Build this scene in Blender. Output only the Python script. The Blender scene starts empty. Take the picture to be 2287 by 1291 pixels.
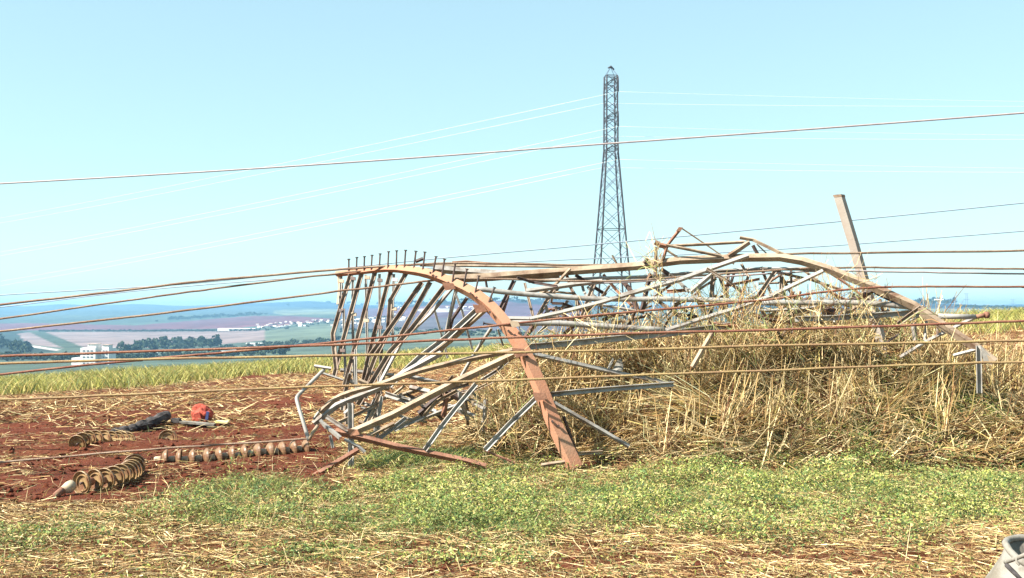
import bpy, bmesh, math, random
import numpy as np
from mathutils import Vector, Matrix

random.seed(7); rng = np.random.default_rng(7)
SC = bpy.context.scene
COL = SC.collection

# ------------------------------------------------------------------ camera, sky, sun, exposure
W, H, F = 2287.0, 1291.0, 2400.0
CU, CV, HORIZON, EYE = W / 2, H / 2, 690.0, 1.7
PITCH = math.atan((HORIZON - CV) / F)
cam_d = bpy.data.cameras.new('camera'); cam = bpy.data.objects.new('camera', cam_d); COL.objects.link(cam)
cam_d.sensor_width = 36.0; cam_d.lens = 36.0 * F / W
cam_d.clip_start = 0.1; cam_d.clip_end = 40000
cam.location = (0, 0, EYE); cam.rotation_euler = (math.pi / 2 + PITCH, 0, 0)
SC.camera = cam

SUN_DIR = Vector((-0.66, -0.30, 0.69)).normalized()          # towards the sun: upper left, a little behind the viewer
SUN_EL = math.asin(SUN_DIR.z)
SUN_AZ = math.atan2(SUN_DIR.x, SUN_DIR.y)
world = bpy.data.worlds.new('World'); SC.world = world; world.use_nodes = True
nt = world.node_tree; nt.nodes.clear()
sky = nt.nodes.new('ShaderNodeTexSky'); sky.sky_type = 'NISHITA'; sky.sun_disc = False
sky.sun_elevation = SUN_EL; sky.sun_rotation = SUN_AZ
sky.air_density = 1.0; sky.dust_density = 0.35; sky.ozone_density = 1.5; sky.altitude = 500
gam = nt.nodes.new('ShaderNodeGamma'); gam.inputs['Gamma'].default_value = 0.45
tint = nt.nodes.new('ShaderNodeMix'); tint.data_type = 'RGBA'; tint.blend_type = 'MULTIPLY'
tint.inputs['Factor'].default_value = 1.0; tint.inputs[7].default_value = (1.17, 1.50, 1.46, 1)
bg = nt.nodes.new('ShaderNodeBackground'); bg.inputs['Strength'].default_value = 0.1137
wo = nt.nodes.new('ShaderNodeOutputWorld')
nt.links.new(sky.outputs[0], gam.inputs[0]); nt.links.new(gam.outputs[0], tint.inputs[6])
nt.links.new(tint.outputs[2], bg.inputs[0]); nt.links.new(bg.outputs[0], wo.inputs[0])
sun_d = bpy.data.lights.new('sun', 'SUN'); sun_d.energy = 5.0; sun_d.angle = math.radians(0.53); sun_d.color = (1.0, 0.95, 0.86)
sun = bpy.data.objects.new('sun', sun_d); COL.objects.link(sun)
sun.rotation_euler = SUN_DIR.to_track_quat('Z', 'Y').to_euler(); sun.location = (-40, -20, 60)
SC.view_settings.view_transform = 'Standard'; SC.view_settings.look = 'None'
SC.view_settings.gamma = 1.0; SC.view_settings.use_curve_mapping = False
SC.view_settings.exposure = 1.6

# ------------------------------------------------------------------ projection helpers
SP, CP = math.sin(PITCH), math.cos(PITCH)
def P(u, v, Y):
    """world point at depth Y seen at photograph position (u, v)"""
    cx, cy = (u - CU) / F, (CV - v) / F
    dy = CP - cy * SP; dz = SP + cy * CP
    k = Y / dy
    return Vector((cx * k, Y, EYE + dz * k))
def proj(x, y, z):
    dz = z - EYE
    f = y * CP + dz * SP; up = -y * SP + dz * CP
    f = np.maximum(f, 1e-3)
    return CU + F * x / f, CV - F * up / f

def hash2(i, j, s):
    h = (i * 374761393 + j * 668265263 + s * 974634777) & 0xFFFFFFFF
    h = ((h ^ (h >> 13)) * 1274126177) & 0xFFFFFFFF
    return ((h ^ (h >> 16)) & 0xFFFF) / 65535.0
def vnoise(x, y, s=0):
    x = np.asarray(x, float); y = np.asarray(y, float)
    i = np.floor(x).astype(np.int64); j = np.floor(y).astype(np.int64)
    fx, fy = x - i, y - j
    fx = fx * fx * (3 - 2 * fx); fy = fy * fy * (3 - 2 * fy)
    a = hash2(i, j, s); b = hash2(i + 1, j, s); c = hash2(i, j + 1, s); d = hash2(i + 1, j + 1, s)
    return (a * (1 - fx) + b * fx) * (1 - fy) + (c * (1 - fx) + d * fx) * fy
def fbm(x, y, s=0, o=3):
    t = 0; amp = 0.5; tot = 0
    for k in range(o):
        t = t + amp * vnoise(np.asarray(x) * 2 ** k, np.asarray(y) * 2 ** k, s + k * 17); tot += amp; amp *= 0.5
    return t / tot
def sstep(a, b, x):
    t = np.clip((np.asarray(x, float) - a) / (b - a), 0, 1); return t * t * (3 - 2 * t)

# ------------------------------------------------------------------ terrain heights
def ground_z(x, y):
    x = np.asarray(x, float); y = np.asarray(y, float)
    z = 0.066 * np.clip(x, -40, 40) * sstep(6, 42, y) - 0.05 * sstep(10, 40, y)
    z = z + 0.10 * (fbm(x * .5, y * .5, 3) - .5) + 0.05 * (fbm(x * 2.2, y * 2.2, 5) - .5)
    fur = np.sin((y - 0.35 * x) * 2 * math.pi / 1.5)
    z = z + 0.045 * fur * sstep(11.5, 13, y) * (1 - sstep(26, 34, y)) * (1 - sstep(-1.5, 0.5, x))
    z = z - 0.006 * np.clip(y - 43, 0, None) ** 2
    # the heap the wreck lies in
    return z
HU = np.array([560, 900, 1040, 1120, 1200, 1340, 1500, 1700, 1850, 2000, 2080, 2160, 2287, 2600])
HV = np.array([1000, 1000, 965, 870, 795, 778, 772, 748, 738, 748, 775, 820, 860, 900])
HX = (HU - CU) / F * 14.3
HZ = EYE - (HV - HORIZON) / F * 14.3
def heap_h(x, y):
    x = np.asarray(x, float); y = np.asarray(y, float)
    top = np.interp(x, HX, HZ) * 0.94
    right = sstep(0.4, 2.5, x)
    y0 = 11.7 - 0.5 * right
    prof = sstep(y0, 14.2, y) ** (0.85 - 0.3 * right) * (1 - sstep(14.6, 17.2, y))
    edge = sstep(-0.9, 0.4, x) * (1 - sstep(7.0, 11.0, x))
    lump = 0.75 + 0.5 * fbm(x * 1.3, y * 1.3, 31)
    return np.maximum(top, 0) * prof * edge * np.clip(lump, 0.6, 1.12)
def surf_z(x, y): return ground_z(x, y) + heap_h(x, y)

TD = np.log(np.array([300, 600, 900, 1400, 2000, 2800, 3800, 5500, 7500, 9500.]))
TU = np.array([0, 400, 750, 1000, 1250, 1450, 1750, 2050, 2287.])
TV = np.array([
 [865, 822, 800, 775, 752, 730, 714, 695, 679, 690],
 [860, 820, 798, 774, 750, 728, 712, 694, 678, 688],
 [855, 812, 785, 760, 738, 715, 698, 687, 682, 690],
 [850, 800, 770, 740, 708, 674, 676, 684, 684, 690],
 [850, 800, 770, 738, 706, 670, 674, 684, 684, 690],
 [840, 790, 765, 740, 715, 690, 686, 685, 684, 690],
 [830, 780, 755, 730, 710, 692, 685, 684, 682, 690],
 [820, 770, 745, 722, 700, 682, 676, 682, 682, 690],
 [815, 765, 740, 718, 700, 688, 684, 682, 682, 690.]])
def terr_v(u, y):
    u = np.asarray(u, float); ly = np.log(np.maximum(y, 300.))
    rows = np.stack([np.interp(ly, TD, TV[k]) for k in range(len(TU))])
    uc = np.clip(u, 0, 2287); k = np.clip(np.searchsorted(TU, uc) - 1, 0, len(TU) - 2)
    t = (uc - TU[k]) / (TU[k + 1] - TU[k]); t = t * t * (3 - 2 * t)
    idx = np.arange(u.size).reshape(u.shape)
    r = rows.reshape(len(TU), -1)
    kk = k.ravel(); ii = idx.ravel()
    v = r[kk, ii] * (1 - t.ravel()) + r[kk + 1, ii] * t.ravel()
    v = v.reshape(u.shape)
    roll = 4.5 * np.sin(u / 165 + .4) + 2.5 * np.sin(u / 67 + 1.3) + 1.2 * np.sin(u / 29)
    v = v + roll * np.exp(-((np.log(np.maximum(y, 300.)) - math.log(7300)) / .12) ** 2)
    roll2 = 4 * np.sin(u / 120 + 2) + 2 * np.sin(u / 47)
    return v + roll2 * np.exp(-((np.log(np.maximum(y, 300.)) - math.log(4700)) / .12) ** 2)
def valley_z(x, y):
    x = np.asarray(x, float); y = np.asarray(y, float)
    def far(xx, yy):
        u = CU + F * xx / yy
        n = (fbm(xx / 420, yy / 420, 71) - .5)
        return EYE - (terr_v(u, yy) + 5 * n * sstep(1200, 5000, yy) + 1.5 * n - HORIZON) / F * yy
    yf = np.maximum(y, 300.)
    zf = far(x * yf / y, yf)
    t = np.clip((y - 58) / (300 - 58), 0, 1)
    zn = ground_z(x * 58 / np.maximum(y, 58), np.full_like(y, 58.)) - 0.3
    return np.where(y >= 300, zf, zn * (1 - t) + zf * t)
def valley_at(u, v):
    ys = np.exp(np.linspace(math.log(320), math.log(7400), 500))
    vv = terr_v(np.full_like(ys, u), ys)
    i = np.argmin(np.abs(vv - v) + ys * 1e-7)
    y = float(ys[i]); x = (u - CU) / F * y
    return x, y, float(valley_z(np.array([x]), np.array([y]))[0])

# ------------------------------------------------------------------ mesh / object helpers
def tag(o, label=None, cat=None, group=None, kind=None):
    if label: o['label'] = label
    if cat: o['category'] = cat
    if group: o['group'] = group
    if kind: o['kind'] = kind
    return o
def empty(name, loc, label, cat, group=None):
    o = bpy.data.objects.new(name, None); COL.objects.link(o); o.location = loc; o.empty_display_size = 0.2
    return tag(o, label, cat, group)
def link(name, me, mat=None, parent=None, loc=None):
    if mat is not None and not me.materials: me.materials.append(mat)
    o = bpy.data.objects.new(name, me); COL.objects.link(o)
    if parent is not None:
        o.parent = parent
        if loc is None and parent.type == 'EMPTY': o.matrix_parent_inverse = Matrix.Translation(-parent.location)
    if loc is not None: o.location = loc
    return o
def mesh_np(name, v, f, col=None, smooth=False):
    """v (N,3), f (M,k) or list of such arrays, col (N,3)"""
    me = bpy.data.meshes.new(name)
    fs = f if isinstance(f, list) else [f]
    fs = [np.asarray(a, np.int32) for a in fs if len(a)]
    n = sum(len(a) for a in fs); nl = sum(a.size for a in fs)
    me.vertices.add(len(v)); me.vertices.foreach_set('co', np.asarray(v, np.float32).ravel())
    me.loops.add(nl); me.loops.foreach_set('vertex_index', np.concatenate([a.ravel() for a in fs]))
    st = []; c = 0
    for a in fs:
        st.append(c + np.arange(len(a)) * a.shape[1]); c += a.size
    me.polygons.add(n); me.polygons.foreach_set('loop_start', np.concatenate(st).astype(np.int32))
    me.polygons.foreach_set('use_smooth', np.full(n, bool(smooth)))
    me.update(calc_edges=True); me.validate()
    if col is not None:
        a = me.color_attributes.new('tint', 'FLOAT_COLOR', 'POINT')
        c4 = np.ones((len(v), 4), np.float32); c4[:, :3] = col
        a.data.foreach_set('color', c4.ravel())
    return me
def tube(path, r, n=8, cap=True):
    """path list of Vectors, r radius or list; returns verts, quads (+ cap fan tris)"""
    path = [Vector(p) for p in path]; m = len(path)
    rr = r if isinstance(r, (list, tuple)) else [r] * m
    V = []; up = Vector((0.13, 0.21, 1)).normalized()
    for i, p in enumerate(path):
        t = (path[min(i + 1, m - 1)] - path[max(i - 1, 0)]).normalized()
        a = t.cross(up)
        if a.length < 0.05: a = t.cross(Vector((1, 0, 0)))
        a.normalize(); b = t.cross(a)
        for k in range(n):
            an = 2 * math.pi * k / n
            V.append(p + (a * math.cos(an) + b * math.sin(an)) * rr[i])
    Q = [(i * n + k, i * n + (k + 1) % n, (i + 1) * n + (k + 1) % n, (i + 1) * n + k) for i in range(m - 1) for k in range(n)]
    T = []
    if cap:
        V.append(path[0]); V.append(path[-1]); c0, c1 = len(V) - 2, len(V) - 1
        T = [(c0, (k + 1) % n, k) for k in range(n)] + [(c1, (m - 1) * n + k, (m - 1) * n + (k + 1) % n) for k in range(n)]
    return V, Q, T
def tube_mesh(name, path, r, n=8, smooth=True):
    V, Q, T = tube(path, r, n)
    return mesh_np(name, np.array([tuple(p) for p in V]), [np.array(Q), np.array(T)], smooth=smooth)
def smooth_path(pts, sub=6):
    pts = [Vector(p) for p in pts]; out = []
    if len(pts) < 3: return pts
    for i in range(len(pts) - 1):
        p0 = pts[max(i - 1, 0)]; p1 = pts[i]; p2 = pts[i + 1]; p3 = pts[min(i + 2, len(pts) - 1)]
        for s in range(sub):
            t = s / sub
            out.append(0.5 * ((2 * p1) + (p2 - p0) * t + (2 * p0 - 5 * p1 + 4 * p2 - p3) * t * t + (3 * p1 - p0 - 3 * p2 + p3) * t ** 3))
    out.append(pts[-1]); return out
def box_bm(bm, c, s, rot=None):
    g = bmesh.ops.create_cube(bm, size=1.0)['verts']
    M = Matrix.Translation(c) @ (rot.to_4x4() if rot else Matrix()) @ Matrix.Diagonal((s[0], s[1], s[2], 1))
    bmesh.ops.transform(bm, matrix=M, verts=g); return g
def bm_mesh(name, bm):
    me = bpy.data.meshes.new(name); bm.to_mesh(me); bm.free(); return me
def lathe(name, prof, n=20):
    V = [(r * math.cos(2 * math.pi * k / n), r * math.sin(2 * math.pi * k / n), z) for r, z in prof for k in range(n)]
    Q = [(i * n + k, i * n + (k + 1) % n, (i + 1) * n + (k + 1) % n, (i + 1) * n + k) for i in range(len(prof) - 1) for k in range(n)]
    return mesh_np(name, np.array(V), np.array(Q), smooth=True)

# ------------------------------------------------------------------ materials
def mat(name, c1, c2=None, scale=6.0, rough=0.7, metal=0.0, bump=0.0, bscale=40.0, attr=False, lo=0.4, hi=0.62, spec=0.3, stretch=None, trans=0.0):
    m = bpy.data.materials.new(name); m.use_nodes = True; n = m.node_tree; N = n.nodes; L = n.links
    b = N['Principled BSDF']; b.inputs['Roughness'].default_value = rough; b.inputs['Metallic'].default_value = metal
    b.inputs['Specular IOR Level'].default_value = spec
    tc = N.new('ShaderNodeTexCoord'); src = tc.outputs['Object']
    if stretch:
        mp = N.new('ShaderNodeMapping'); mp.inputs['Scale'].default_value = stretch; L.new(src, mp.inputs[0]); src = mp.outputs[0]
    col = None
    if attr:
        at = N.new('ShaderNodeAttribute'); at.attribute_name = 'tint'; col = at.outputs['Color']
    if c2 is not None:
        nz = N.new('ShaderNodeTexNoise'); nz.inputs['Scale'].default_value = scale; nz.inputs['Detail'].default_value = 6; nz.inputs['Roughness'].default_value = 0.65
        L.new(src, nz.inputs['Vector'])
        rp = N.new('ShaderNodeValToRGB'); rp.color_ramp.elements[0].position = lo; rp.color_ramp.elements[1].position = hi
        rp.color_ramp.elements[0].color = (*c1, 1); rp.color_ramp.elements[1].color = (*c2, 1)
        L.new(nz.outputs['Fac'], rp.inputs[0])
        if col is not None:
            mx = N.new('ShaderNodeMix'); mx.data_type = 'RGBA'; mx.blend_type = 'MULTIPLY'; mx.inputs['Factor'].default_value = 1
            L.new(col, mx.inputs[6]); L.new(rp.outputs[0], mx.inputs[7]); col = mx.outputs[2]
        else: col = rp.outputs[0]
    if col is not None: L.new(col, b.inputs['Base Color'])
    else: b.inputs['Base Color'].default_value = (*c1, 1)
    if bump:
        nb = N.new('ShaderNodeTexNoise'); nb.inputs['Scale'].default_value = bscale; nb.inputs['Detail'].default_value = 5
        L.new(src, nb.inputs['Vector'])
        bp = N.new('ShaderNodeBump'); bp.inputs['Strength'].default_value = bump; bp.inputs['Distance'].default_value = 0.02
        L.new(nb.outputs['Fac'], bp.inputs['Height']); L.new(bp.outputs[0], b.inputs['Normal'])
    if trans:
        tr = N.new('ShaderNodeBsdfTranslucent'); ms = N.new('ShaderNodeMixShader'); ms.inputs[0].default_value = trans
        L.new(col, tr.inputs['Color']); L.new(b.outputs[0], ms.inputs[1]); L.new(tr.outputs[0], ms.inputs[2])
        L.new(ms.outputs[0], N['Material Output'].inputs['Surface'])
    return m
M = {}
M['galv'] = mat('galvanised_steel', (0.31, 0.29, 0.26), (0.11, 0.07, 0.047), 3.5, 0.6, 0.1, 0.15, 30, lo=.5, hi=.72)
M['brown'] = mat('shade_brown_steel', (0.26, 0.20, 0.15), (0.085, 0.045, 0.03), 6, 0.7, 0.1, 0.2, 30, lo=.42, hi=.7)  # steel colour darkened to stand in for the shaded flanges
M['dust'] = mat('dusty_steel', (0.34, 0.26, 0.18), (0.13, 0.07, 0.042), 5, 0.75, 0.0, 0.15, 30, lo=.42, hi=.72)
M['rust'] = mat('rust_red_steel', (0.25, 0.125, 0.078), (0.12, 0.045, 0.028), 6, 0.8, 0.0, 0.25, 40, lo=.45, hi=.72)
M['leg'] = mat('soil_stained_leg', (0.40, 0.185, 0.108), (0.33, 0.195, 0.12), 2.4, 0.8, 0.0, 0.2, 40, lo=.42, hi=.68)
M['dark'] = mat('dark_steel', (0.05, 0.04, 0.04), (0.11, 0.065, 0.05), 9, 0.7, 0.1, 0.1, 30)
M['post'] = mat('pale_stained_post', (0.31, 0.275, 0.235), (0.28, 0.20, 0.155), 1.6, 0.85, 0.0, 0.2, 60, lo=.45, hi=.7)
M['cable'] = mat('dusty_cable', (0.19, 0.11, 0.07), (0.28, 0.20, 0.14), 3, 0.6, 0.1, 0.5, 90)
M['cable_red'] = mat('red_dust_cable', (0.17, 0.058, 0.035), (0.25, 0.12, 0.07), 3, 0.7, 0.0, 0.5, 90)
M['cable_yellow'] = mat('yellowed_cable', (0.30, 0.21, 0.09), (0.23, 0.135, 0.07), 3, 0.7, 0.0, 0.5, 90)
M['cable_grey'] = mat('grey_cable', (0.28, 0.23, 0.23), (0.34, 0.29, 0.28), 3, 0.6, 0.1)
M['line_blue'] = mat('weathered_wire', (0.22, 0.26, 0.32), (0.27, 0.3, 0.35), 1, 0.6, 0.2)
M['line_pale'] = mat('bright_aluminium', (0.9, 0.9, 0.88), (0.85, 0.86, 0.86), 1, 0.5, 0.0)
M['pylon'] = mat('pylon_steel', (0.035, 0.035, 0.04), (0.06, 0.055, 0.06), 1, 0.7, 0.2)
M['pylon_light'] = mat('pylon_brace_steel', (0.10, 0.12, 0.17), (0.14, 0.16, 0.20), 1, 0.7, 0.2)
M['disc'] = mat('brown_glazed_porcelain', (0.30, 0.20, 0.09), (0.15, 0.065, 0.035), 9, 0.45, 0, 0.1, 50)
M['cap'] = mat('pale_metal_cap', (0.46, 0.37, 0.25), (0.26, 0.15, 0.09), 12, 0.6)
M['disc_dark'] = mat('dark_glazed_porcelain', (0.13, 0.06, 0.03), (0.20, 0.12, 0.06), 9, 0.45)
M['gap_rustcap'] = mat('gap_shade_rusty_cap', (0.20, 0.08, 0.045), (0.30, 0.15, 0.09), 12, 0.8)  # dark rust tone also paints the shaded gaps between discs
M['soil'] = None
M['straw'] = mat('dry_straw', (1, 1, 1), None, attr=True, rough=0.8, spec=0.15)
M['leaf'] = mat('weed_leaf', (1, 1, 1), None, attr=True, rough=0.6, spec=0.25, trans=0.25)
M['white'] = mat('white_cloth', (0.23, 0.215, 0.185), (0.15, 0.13, 0.10), 8, 0.8, 0, 0.3, 25)
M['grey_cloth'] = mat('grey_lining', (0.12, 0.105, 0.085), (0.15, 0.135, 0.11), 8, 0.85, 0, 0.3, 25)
M['redcloth'] = mat('red_fabric', (0.40, 0.075, 0.042), (0.28, 0.045, 0.03), 10, 0.8, 0, 0.4, 20)
M['blue'] = mat('blue_fabric', (0.05, 0.07, 0.18), (0.035, 0.05, 0.14), 10, 0.8)
M['yellow'] = mat('yellowed_board', (0.70, 0.52, 0.16), (0.75, 0.66, 0.36), 5, 0.8)
M['char'] = mat('charred_wood', (0.028, 0.025, 0.025), (0.085, 0.072, 0.068), 8, 0.9, 0, 0.6, 18)
M['wall'] = mat('white_render', (0.70, 0.69, 0.66), (0.60, 0.58, 0.55), 0.4, 0.8)
M['glass'] = mat('window_glass', (0.12, 0.14, 0.17), (0.16, 0.18, 0.2), 1, 0.3)
M['roof'] = mat('roof_tile', (0.38, 0.26, 0.20), (0.46, 0.36, 0.3), 1, 0.9)
M['tree'] = mat('far_foliage', (0.9, 0.9, 0.9), None, attr=True, rough=0.9, spec=0.1)
M['bark'] = mat('bark', (0.10, 0.07, 0.05), (0.14, 0.1, 0.07), 3, 0.9)
M['field'] = mat('far_fields', (0.85, 0.85, 0.85), (1.1, 1.1, 1.1), 0.01, 0.95, attr=True, spec=0.05, lo=.35, hi=.65)

def soil_material():
    m = bpy.data.materials.new('red_soil'); m.use_nodes = True; n = m.node_tree; N = n.nodes; L = n.links
    b = N['Principled BSDF']; b.inputs['Roughness'].default_value = 0.95; b.inputs['Specular IOR Level'].default_value = 0.1
    tc = N.new('ShaderNodeTexCoord')
    def noise(sc, det=8, ro=.65):
        z = N.new('ShaderNodeTexNoise'); z.inputs['Scale'].default_value = sc; z.inputs['Detail'].default_value = det; z.inputs['Roughness'].default_value = ro
        L.new(tc.outputs['Object'], z.inputs['Vector']); return z
    def ramp(z, lo, hi, c1, c2):
        r = N.new('ShaderNodeValToRGB'); r.color_ramp.elements[0].position = lo; r.color_ramp.elements[1].position = hi
        r.color_ramp.elements[0].color = (*c1, 1); r.color_ramp.elements[1].color = (*c2, 1); L.new(z.outputs['Fac'], r.inputs[0]); return r
    a = ramp(noise(3), .35, .7, (0.062, 0.0145, 0.008), (0.135, 0.036, 0.018))
    c = ramp(noise(45, 4), .45, .75, (0, 0, 0), (1, 1, 1))
    mx = N.new('ShaderNodeMix'); mx.data_type = 'RGBA'; L.new(c.outputs[0], mx.inputs[0]); L.new(a.outputs[0], mx.inputs[6])
    mx.inputs[7].default_value = (0.17, 0.06, 0.03, 1)
    # fine trodden chaff, as a soil colour that lasts
    at = N.new('ShaderNodeAttribute'); at.attribute_name = 'tint'
    ch = ramp(noise(22, 6, .75), .46, .56, (0, 0, 0), (1, 1, 1))
    mu = N.new('ShaderNodeMath'); mu.operation = 'MULTIPLY'; L.new(ch.outputs[0], mu.inputs[0]); L.new(at.outputs['Fac'], mu.inputs[1])
    m2 = N.new('ShaderNodeMix'); m2.data_type = 'RGBA'; L.new(mu.outputs[0], m2.inputs[0]); L.new(mx.outputs[2], m2.inputs[6])
    m2.inputs[7].default_value = (0.28, 0.16, 0.065, 1)
    L.new(m2.outputs[2], b.inputs['Base Color'])
    bp = N.new('ShaderNodeBump'); bp.inputs['Strength'].default_value = 0.9; bp.inputs['Distance'].default_value = 0.05
    L.new(noise(14, 8, .7).outputs['Fac'], bp.inputs['Height']); L.new(bp.outputs[0], b.inputs['Normal'])
    return m
M['soil'] = soil_material()

# ------------------------------------------------------------------ where bare soil, straw and green lie
BARE = [(70, 1112, 170, 20), (360, 1092, 130, 16), (150, 1068, 140, 12), (60, 955, 180, 13), (300, 925, 260, 8), (640, 900, 150, 14), (430, 960, 120, 6),
        (500, 838, 40, 6), (560, 842, 70, 5), (470, 860, 60, 3), (230, 875, 45, 4), (640, 1010, 110, 10), (700, 960, 70, 12), (560, 1052, 120, 8), (450, 1030, 120, 6), (240, 1030, 90, 6)]
def bare(u, v):
    m = np.zeros_like(u)
    for a, b, ru, rv in BARE:
        s = -0.045
        d = ((u - a) / ru) ** 2 + ((v - b - s * (u - a)) / rv) ** 2
        m = np.maximum(m, np.exp(-d * 0.9))
    return m
GUx = [0, 300, 430, 600, 750, 900, 1300, 1500, 1620, 1720, 1830, 1900, 2040, 2287, 2600]
GU_up = [1200, 1165, 1115, 1080, 1095, 1055, 1045, 1035, 990, 965, 985, 955, 915, 890, 880]
GU_lo = [1215, 1170, 1160, 1190, 1200, 1205, 1185, 1185, 1185, 1185, 1180, 1180, 1170, 1140, 1100]
def green(u, v, n):
    up = np.interp(u, GUx, GU_up) + (n - .5) * 120; lo = np.interp(u, GUx, GU_lo) + (n - .5) * 160
    return sstep(up - 12, up + 22, v) * (1 - sstep(lo - 85, lo + 70, v))

# ------------------------------------------------------------------ ground
def grid_faces(nx, ny):
    i = np.arange(nx - 1)[None, :] + np.arange(ny - 1)[:, None] * nx
    return np.stack([i, i + 1, i + 1 + nx, i + nx], -1).reshape(-1, 4)
ys = np.concatenate([np.arange(-12, 5, .5), np.arange(5, 18, .06), np.arange(18, 30, .15), np.arange(30, 61, .4)])
xs = np.concatenate([np.arange(-70, -20, 1.5), np.arange(-20, -9, .25), np.arange(-9, 9, .075), np.arange(9, 20, .25), np.arange(20, 71, 1.5)])
X, Y = np.meshgrid(xs, ys)
Z = ground_z(X, Y) + heap_h(X, Y) * 0.86
u, v = proj(X, np.maximum(Y, 1.0), ground_z(X, Y))
n1 = fbm(X * .8, Y * .8, 9)
chaff = np.clip(0.6 - .35 * ((u < 760) & (v < 1130)) - bare(u, v) * 1.1 - 0.3 * n1, 0, 1) + 0.35 * sstep(17, 22, Y) * (1 - bare(u, v))
chaff = chaff * (1 - .75 * (heap_h(X, Y) > .08)) * (1 - .6 * green(u, v, n1))  # chaff thinned under heap and weeds, painting the shaded gaps as darker soil
g = mesh_np('ground', np.stack([X, Y, Z], -1).reshape(-1, 3), grid_faces(len(xs), len(ys)), col=np.repeat(chaff.reshape(-1, 1), 3, 1), smooth=True)
tag(link('ground', g, M['soil']), kind='structure')

# valley, fields and hills beyond the crest
yv = np.exp(np.linspace(math.log(57), math.log(9500), 420))
tv = np.concatenate([np.linspace(-1.5, -.56, 40)[:-1], np.linspace(-.56, .56, 420), np.linspace(.56, 1.5, 40)[1:]])
T, YV = np.meshgrid(tv, yv); XV = T * YV
ZV = valley_z(XV, YV)
uu, vv = proj(XV, YV, ZV)
def poly(pts, jit=2.0):
    n = (fbm(XV / 60, YV / 60, 41) - .5) * jit
    px = uu + n * 3; py = vv + n; ins = np.zeros(uu.shape, bool)
    m = len(pts)
    for i in range(m):
        x1, y1 = pts[i]; x2, y2 = pts[(i + 1) % m]
        c = ((y1 > py) != (y2 > py)) & (px < (x2 - x1) * (py - y1) / ((y2 - y1) if y2 != y1 else 1e-9) + x1)
        ins ^= c
    return ins
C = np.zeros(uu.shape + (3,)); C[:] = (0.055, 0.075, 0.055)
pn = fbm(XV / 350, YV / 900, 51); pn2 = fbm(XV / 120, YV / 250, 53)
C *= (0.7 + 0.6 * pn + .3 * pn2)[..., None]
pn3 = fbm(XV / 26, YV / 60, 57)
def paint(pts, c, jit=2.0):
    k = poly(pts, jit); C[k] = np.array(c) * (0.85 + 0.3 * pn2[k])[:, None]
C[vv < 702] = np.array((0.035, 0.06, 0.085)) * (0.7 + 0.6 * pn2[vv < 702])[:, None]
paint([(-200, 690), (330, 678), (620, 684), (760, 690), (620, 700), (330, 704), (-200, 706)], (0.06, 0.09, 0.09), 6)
paint([(-300, 722), (100, 722), (300, 727), (480, 712), (560, 706), (640, 705), (745, 712), (745, 716), (640, 726), (490, 734), (300, 737), (100, 738), (-300, 741)], (0.12, 0.05, 0.06), 1)
paint([(100, 741), (480, 740), (590, 737), (590, 760), (480, 771), (370, 777), (290, 776), (190, 779), (150, 766)], (0.20, 0.15, 0.14), 1)
paint([(35, 746), (66, 742), (142, 778), (60, 768)], (0.20, 0.15, 0.14), 1)
paint([(-100, 738), (66, 741), (40, 746), (60, 768), (130, 785), (-100, 800)], (0.03, 0.045, 0.035), 2)
paint([(66, 741), (100, 741), (190, 777), (145, 780)], (0.055, 0.075, 0.05), 1)
paint([(20, 767), (40, 766), (135, 781), (125, 784)], (0.42, 0.38, 0.34), .5)
paint([(590, 738), (745, 722), (745, 765), (590, 768)], (0.10, 0.125, 0.085), 3)
paint([(610, 692), (760, 690), (750, 702), (640, 704), (610, 700)], (0.14, 0.165, 0.11), 2)
paint([(760, 690), (930, 686), (1110, 672), (1310, 690), (1310, 715), (930, 708), (760, 705)], (0.10, 0.07, 0.10), 3)
paint([(760, 705), (930, 708), (1310, 715), (1310, 742), (930, 738), (760, 735)], (0.08, 0.075, 0.09), 3)
paint([(930, 690), (1000, 688), (1050, 693), (1000, 698), (940, 696)], (0.3, 0.3, 0.28), 3)
paint([(760, 735), (930, 738), (1310, 742), (1310, 765), (760, 768)], (0.11, 0.135, 0.10), 3)
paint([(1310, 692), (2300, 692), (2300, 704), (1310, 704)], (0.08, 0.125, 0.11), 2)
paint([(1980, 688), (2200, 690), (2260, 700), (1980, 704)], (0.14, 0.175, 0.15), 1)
C *= (.62 + .76 * pn3)[..., None]
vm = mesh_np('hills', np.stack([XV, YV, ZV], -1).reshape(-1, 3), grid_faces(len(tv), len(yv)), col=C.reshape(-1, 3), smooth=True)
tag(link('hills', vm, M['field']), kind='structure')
ZMIN = float(ZV.min()); ZMAX = float(ZV.max())

# ------------------------------------------------------------------ haze
bm = bmesh.new(); zt = max(ZMAX, 58) + 6; zb = ZMIN - 1.5
box_bm(bm, (0, 4750, (zt + zb) / 2), (30000, 9800 + 120, zt - zb))
hz = bpy.data.materials.new('haze'); hz.use_nodes = True; n = hz.node_tree; n.nodes.clear()
pv = n.nodes.new('ShaderNodeVolumePrincipled'); mo = n.nodes.new('ShaderNodeOutputMaterial'); n.links.new(pv.outputs[0], mo.inputs['Volume'])
pv.inputs['Color'].default_value = (0.35, 0.68, 1.0, 1); pv.inputs['Density'].default_value = 1.5e-4; pv.inputs['Anisotropy'].default_value = 0.2
tag(link('haze', bm_mesh('haze', bm), hz), kind='stuff')

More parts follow.
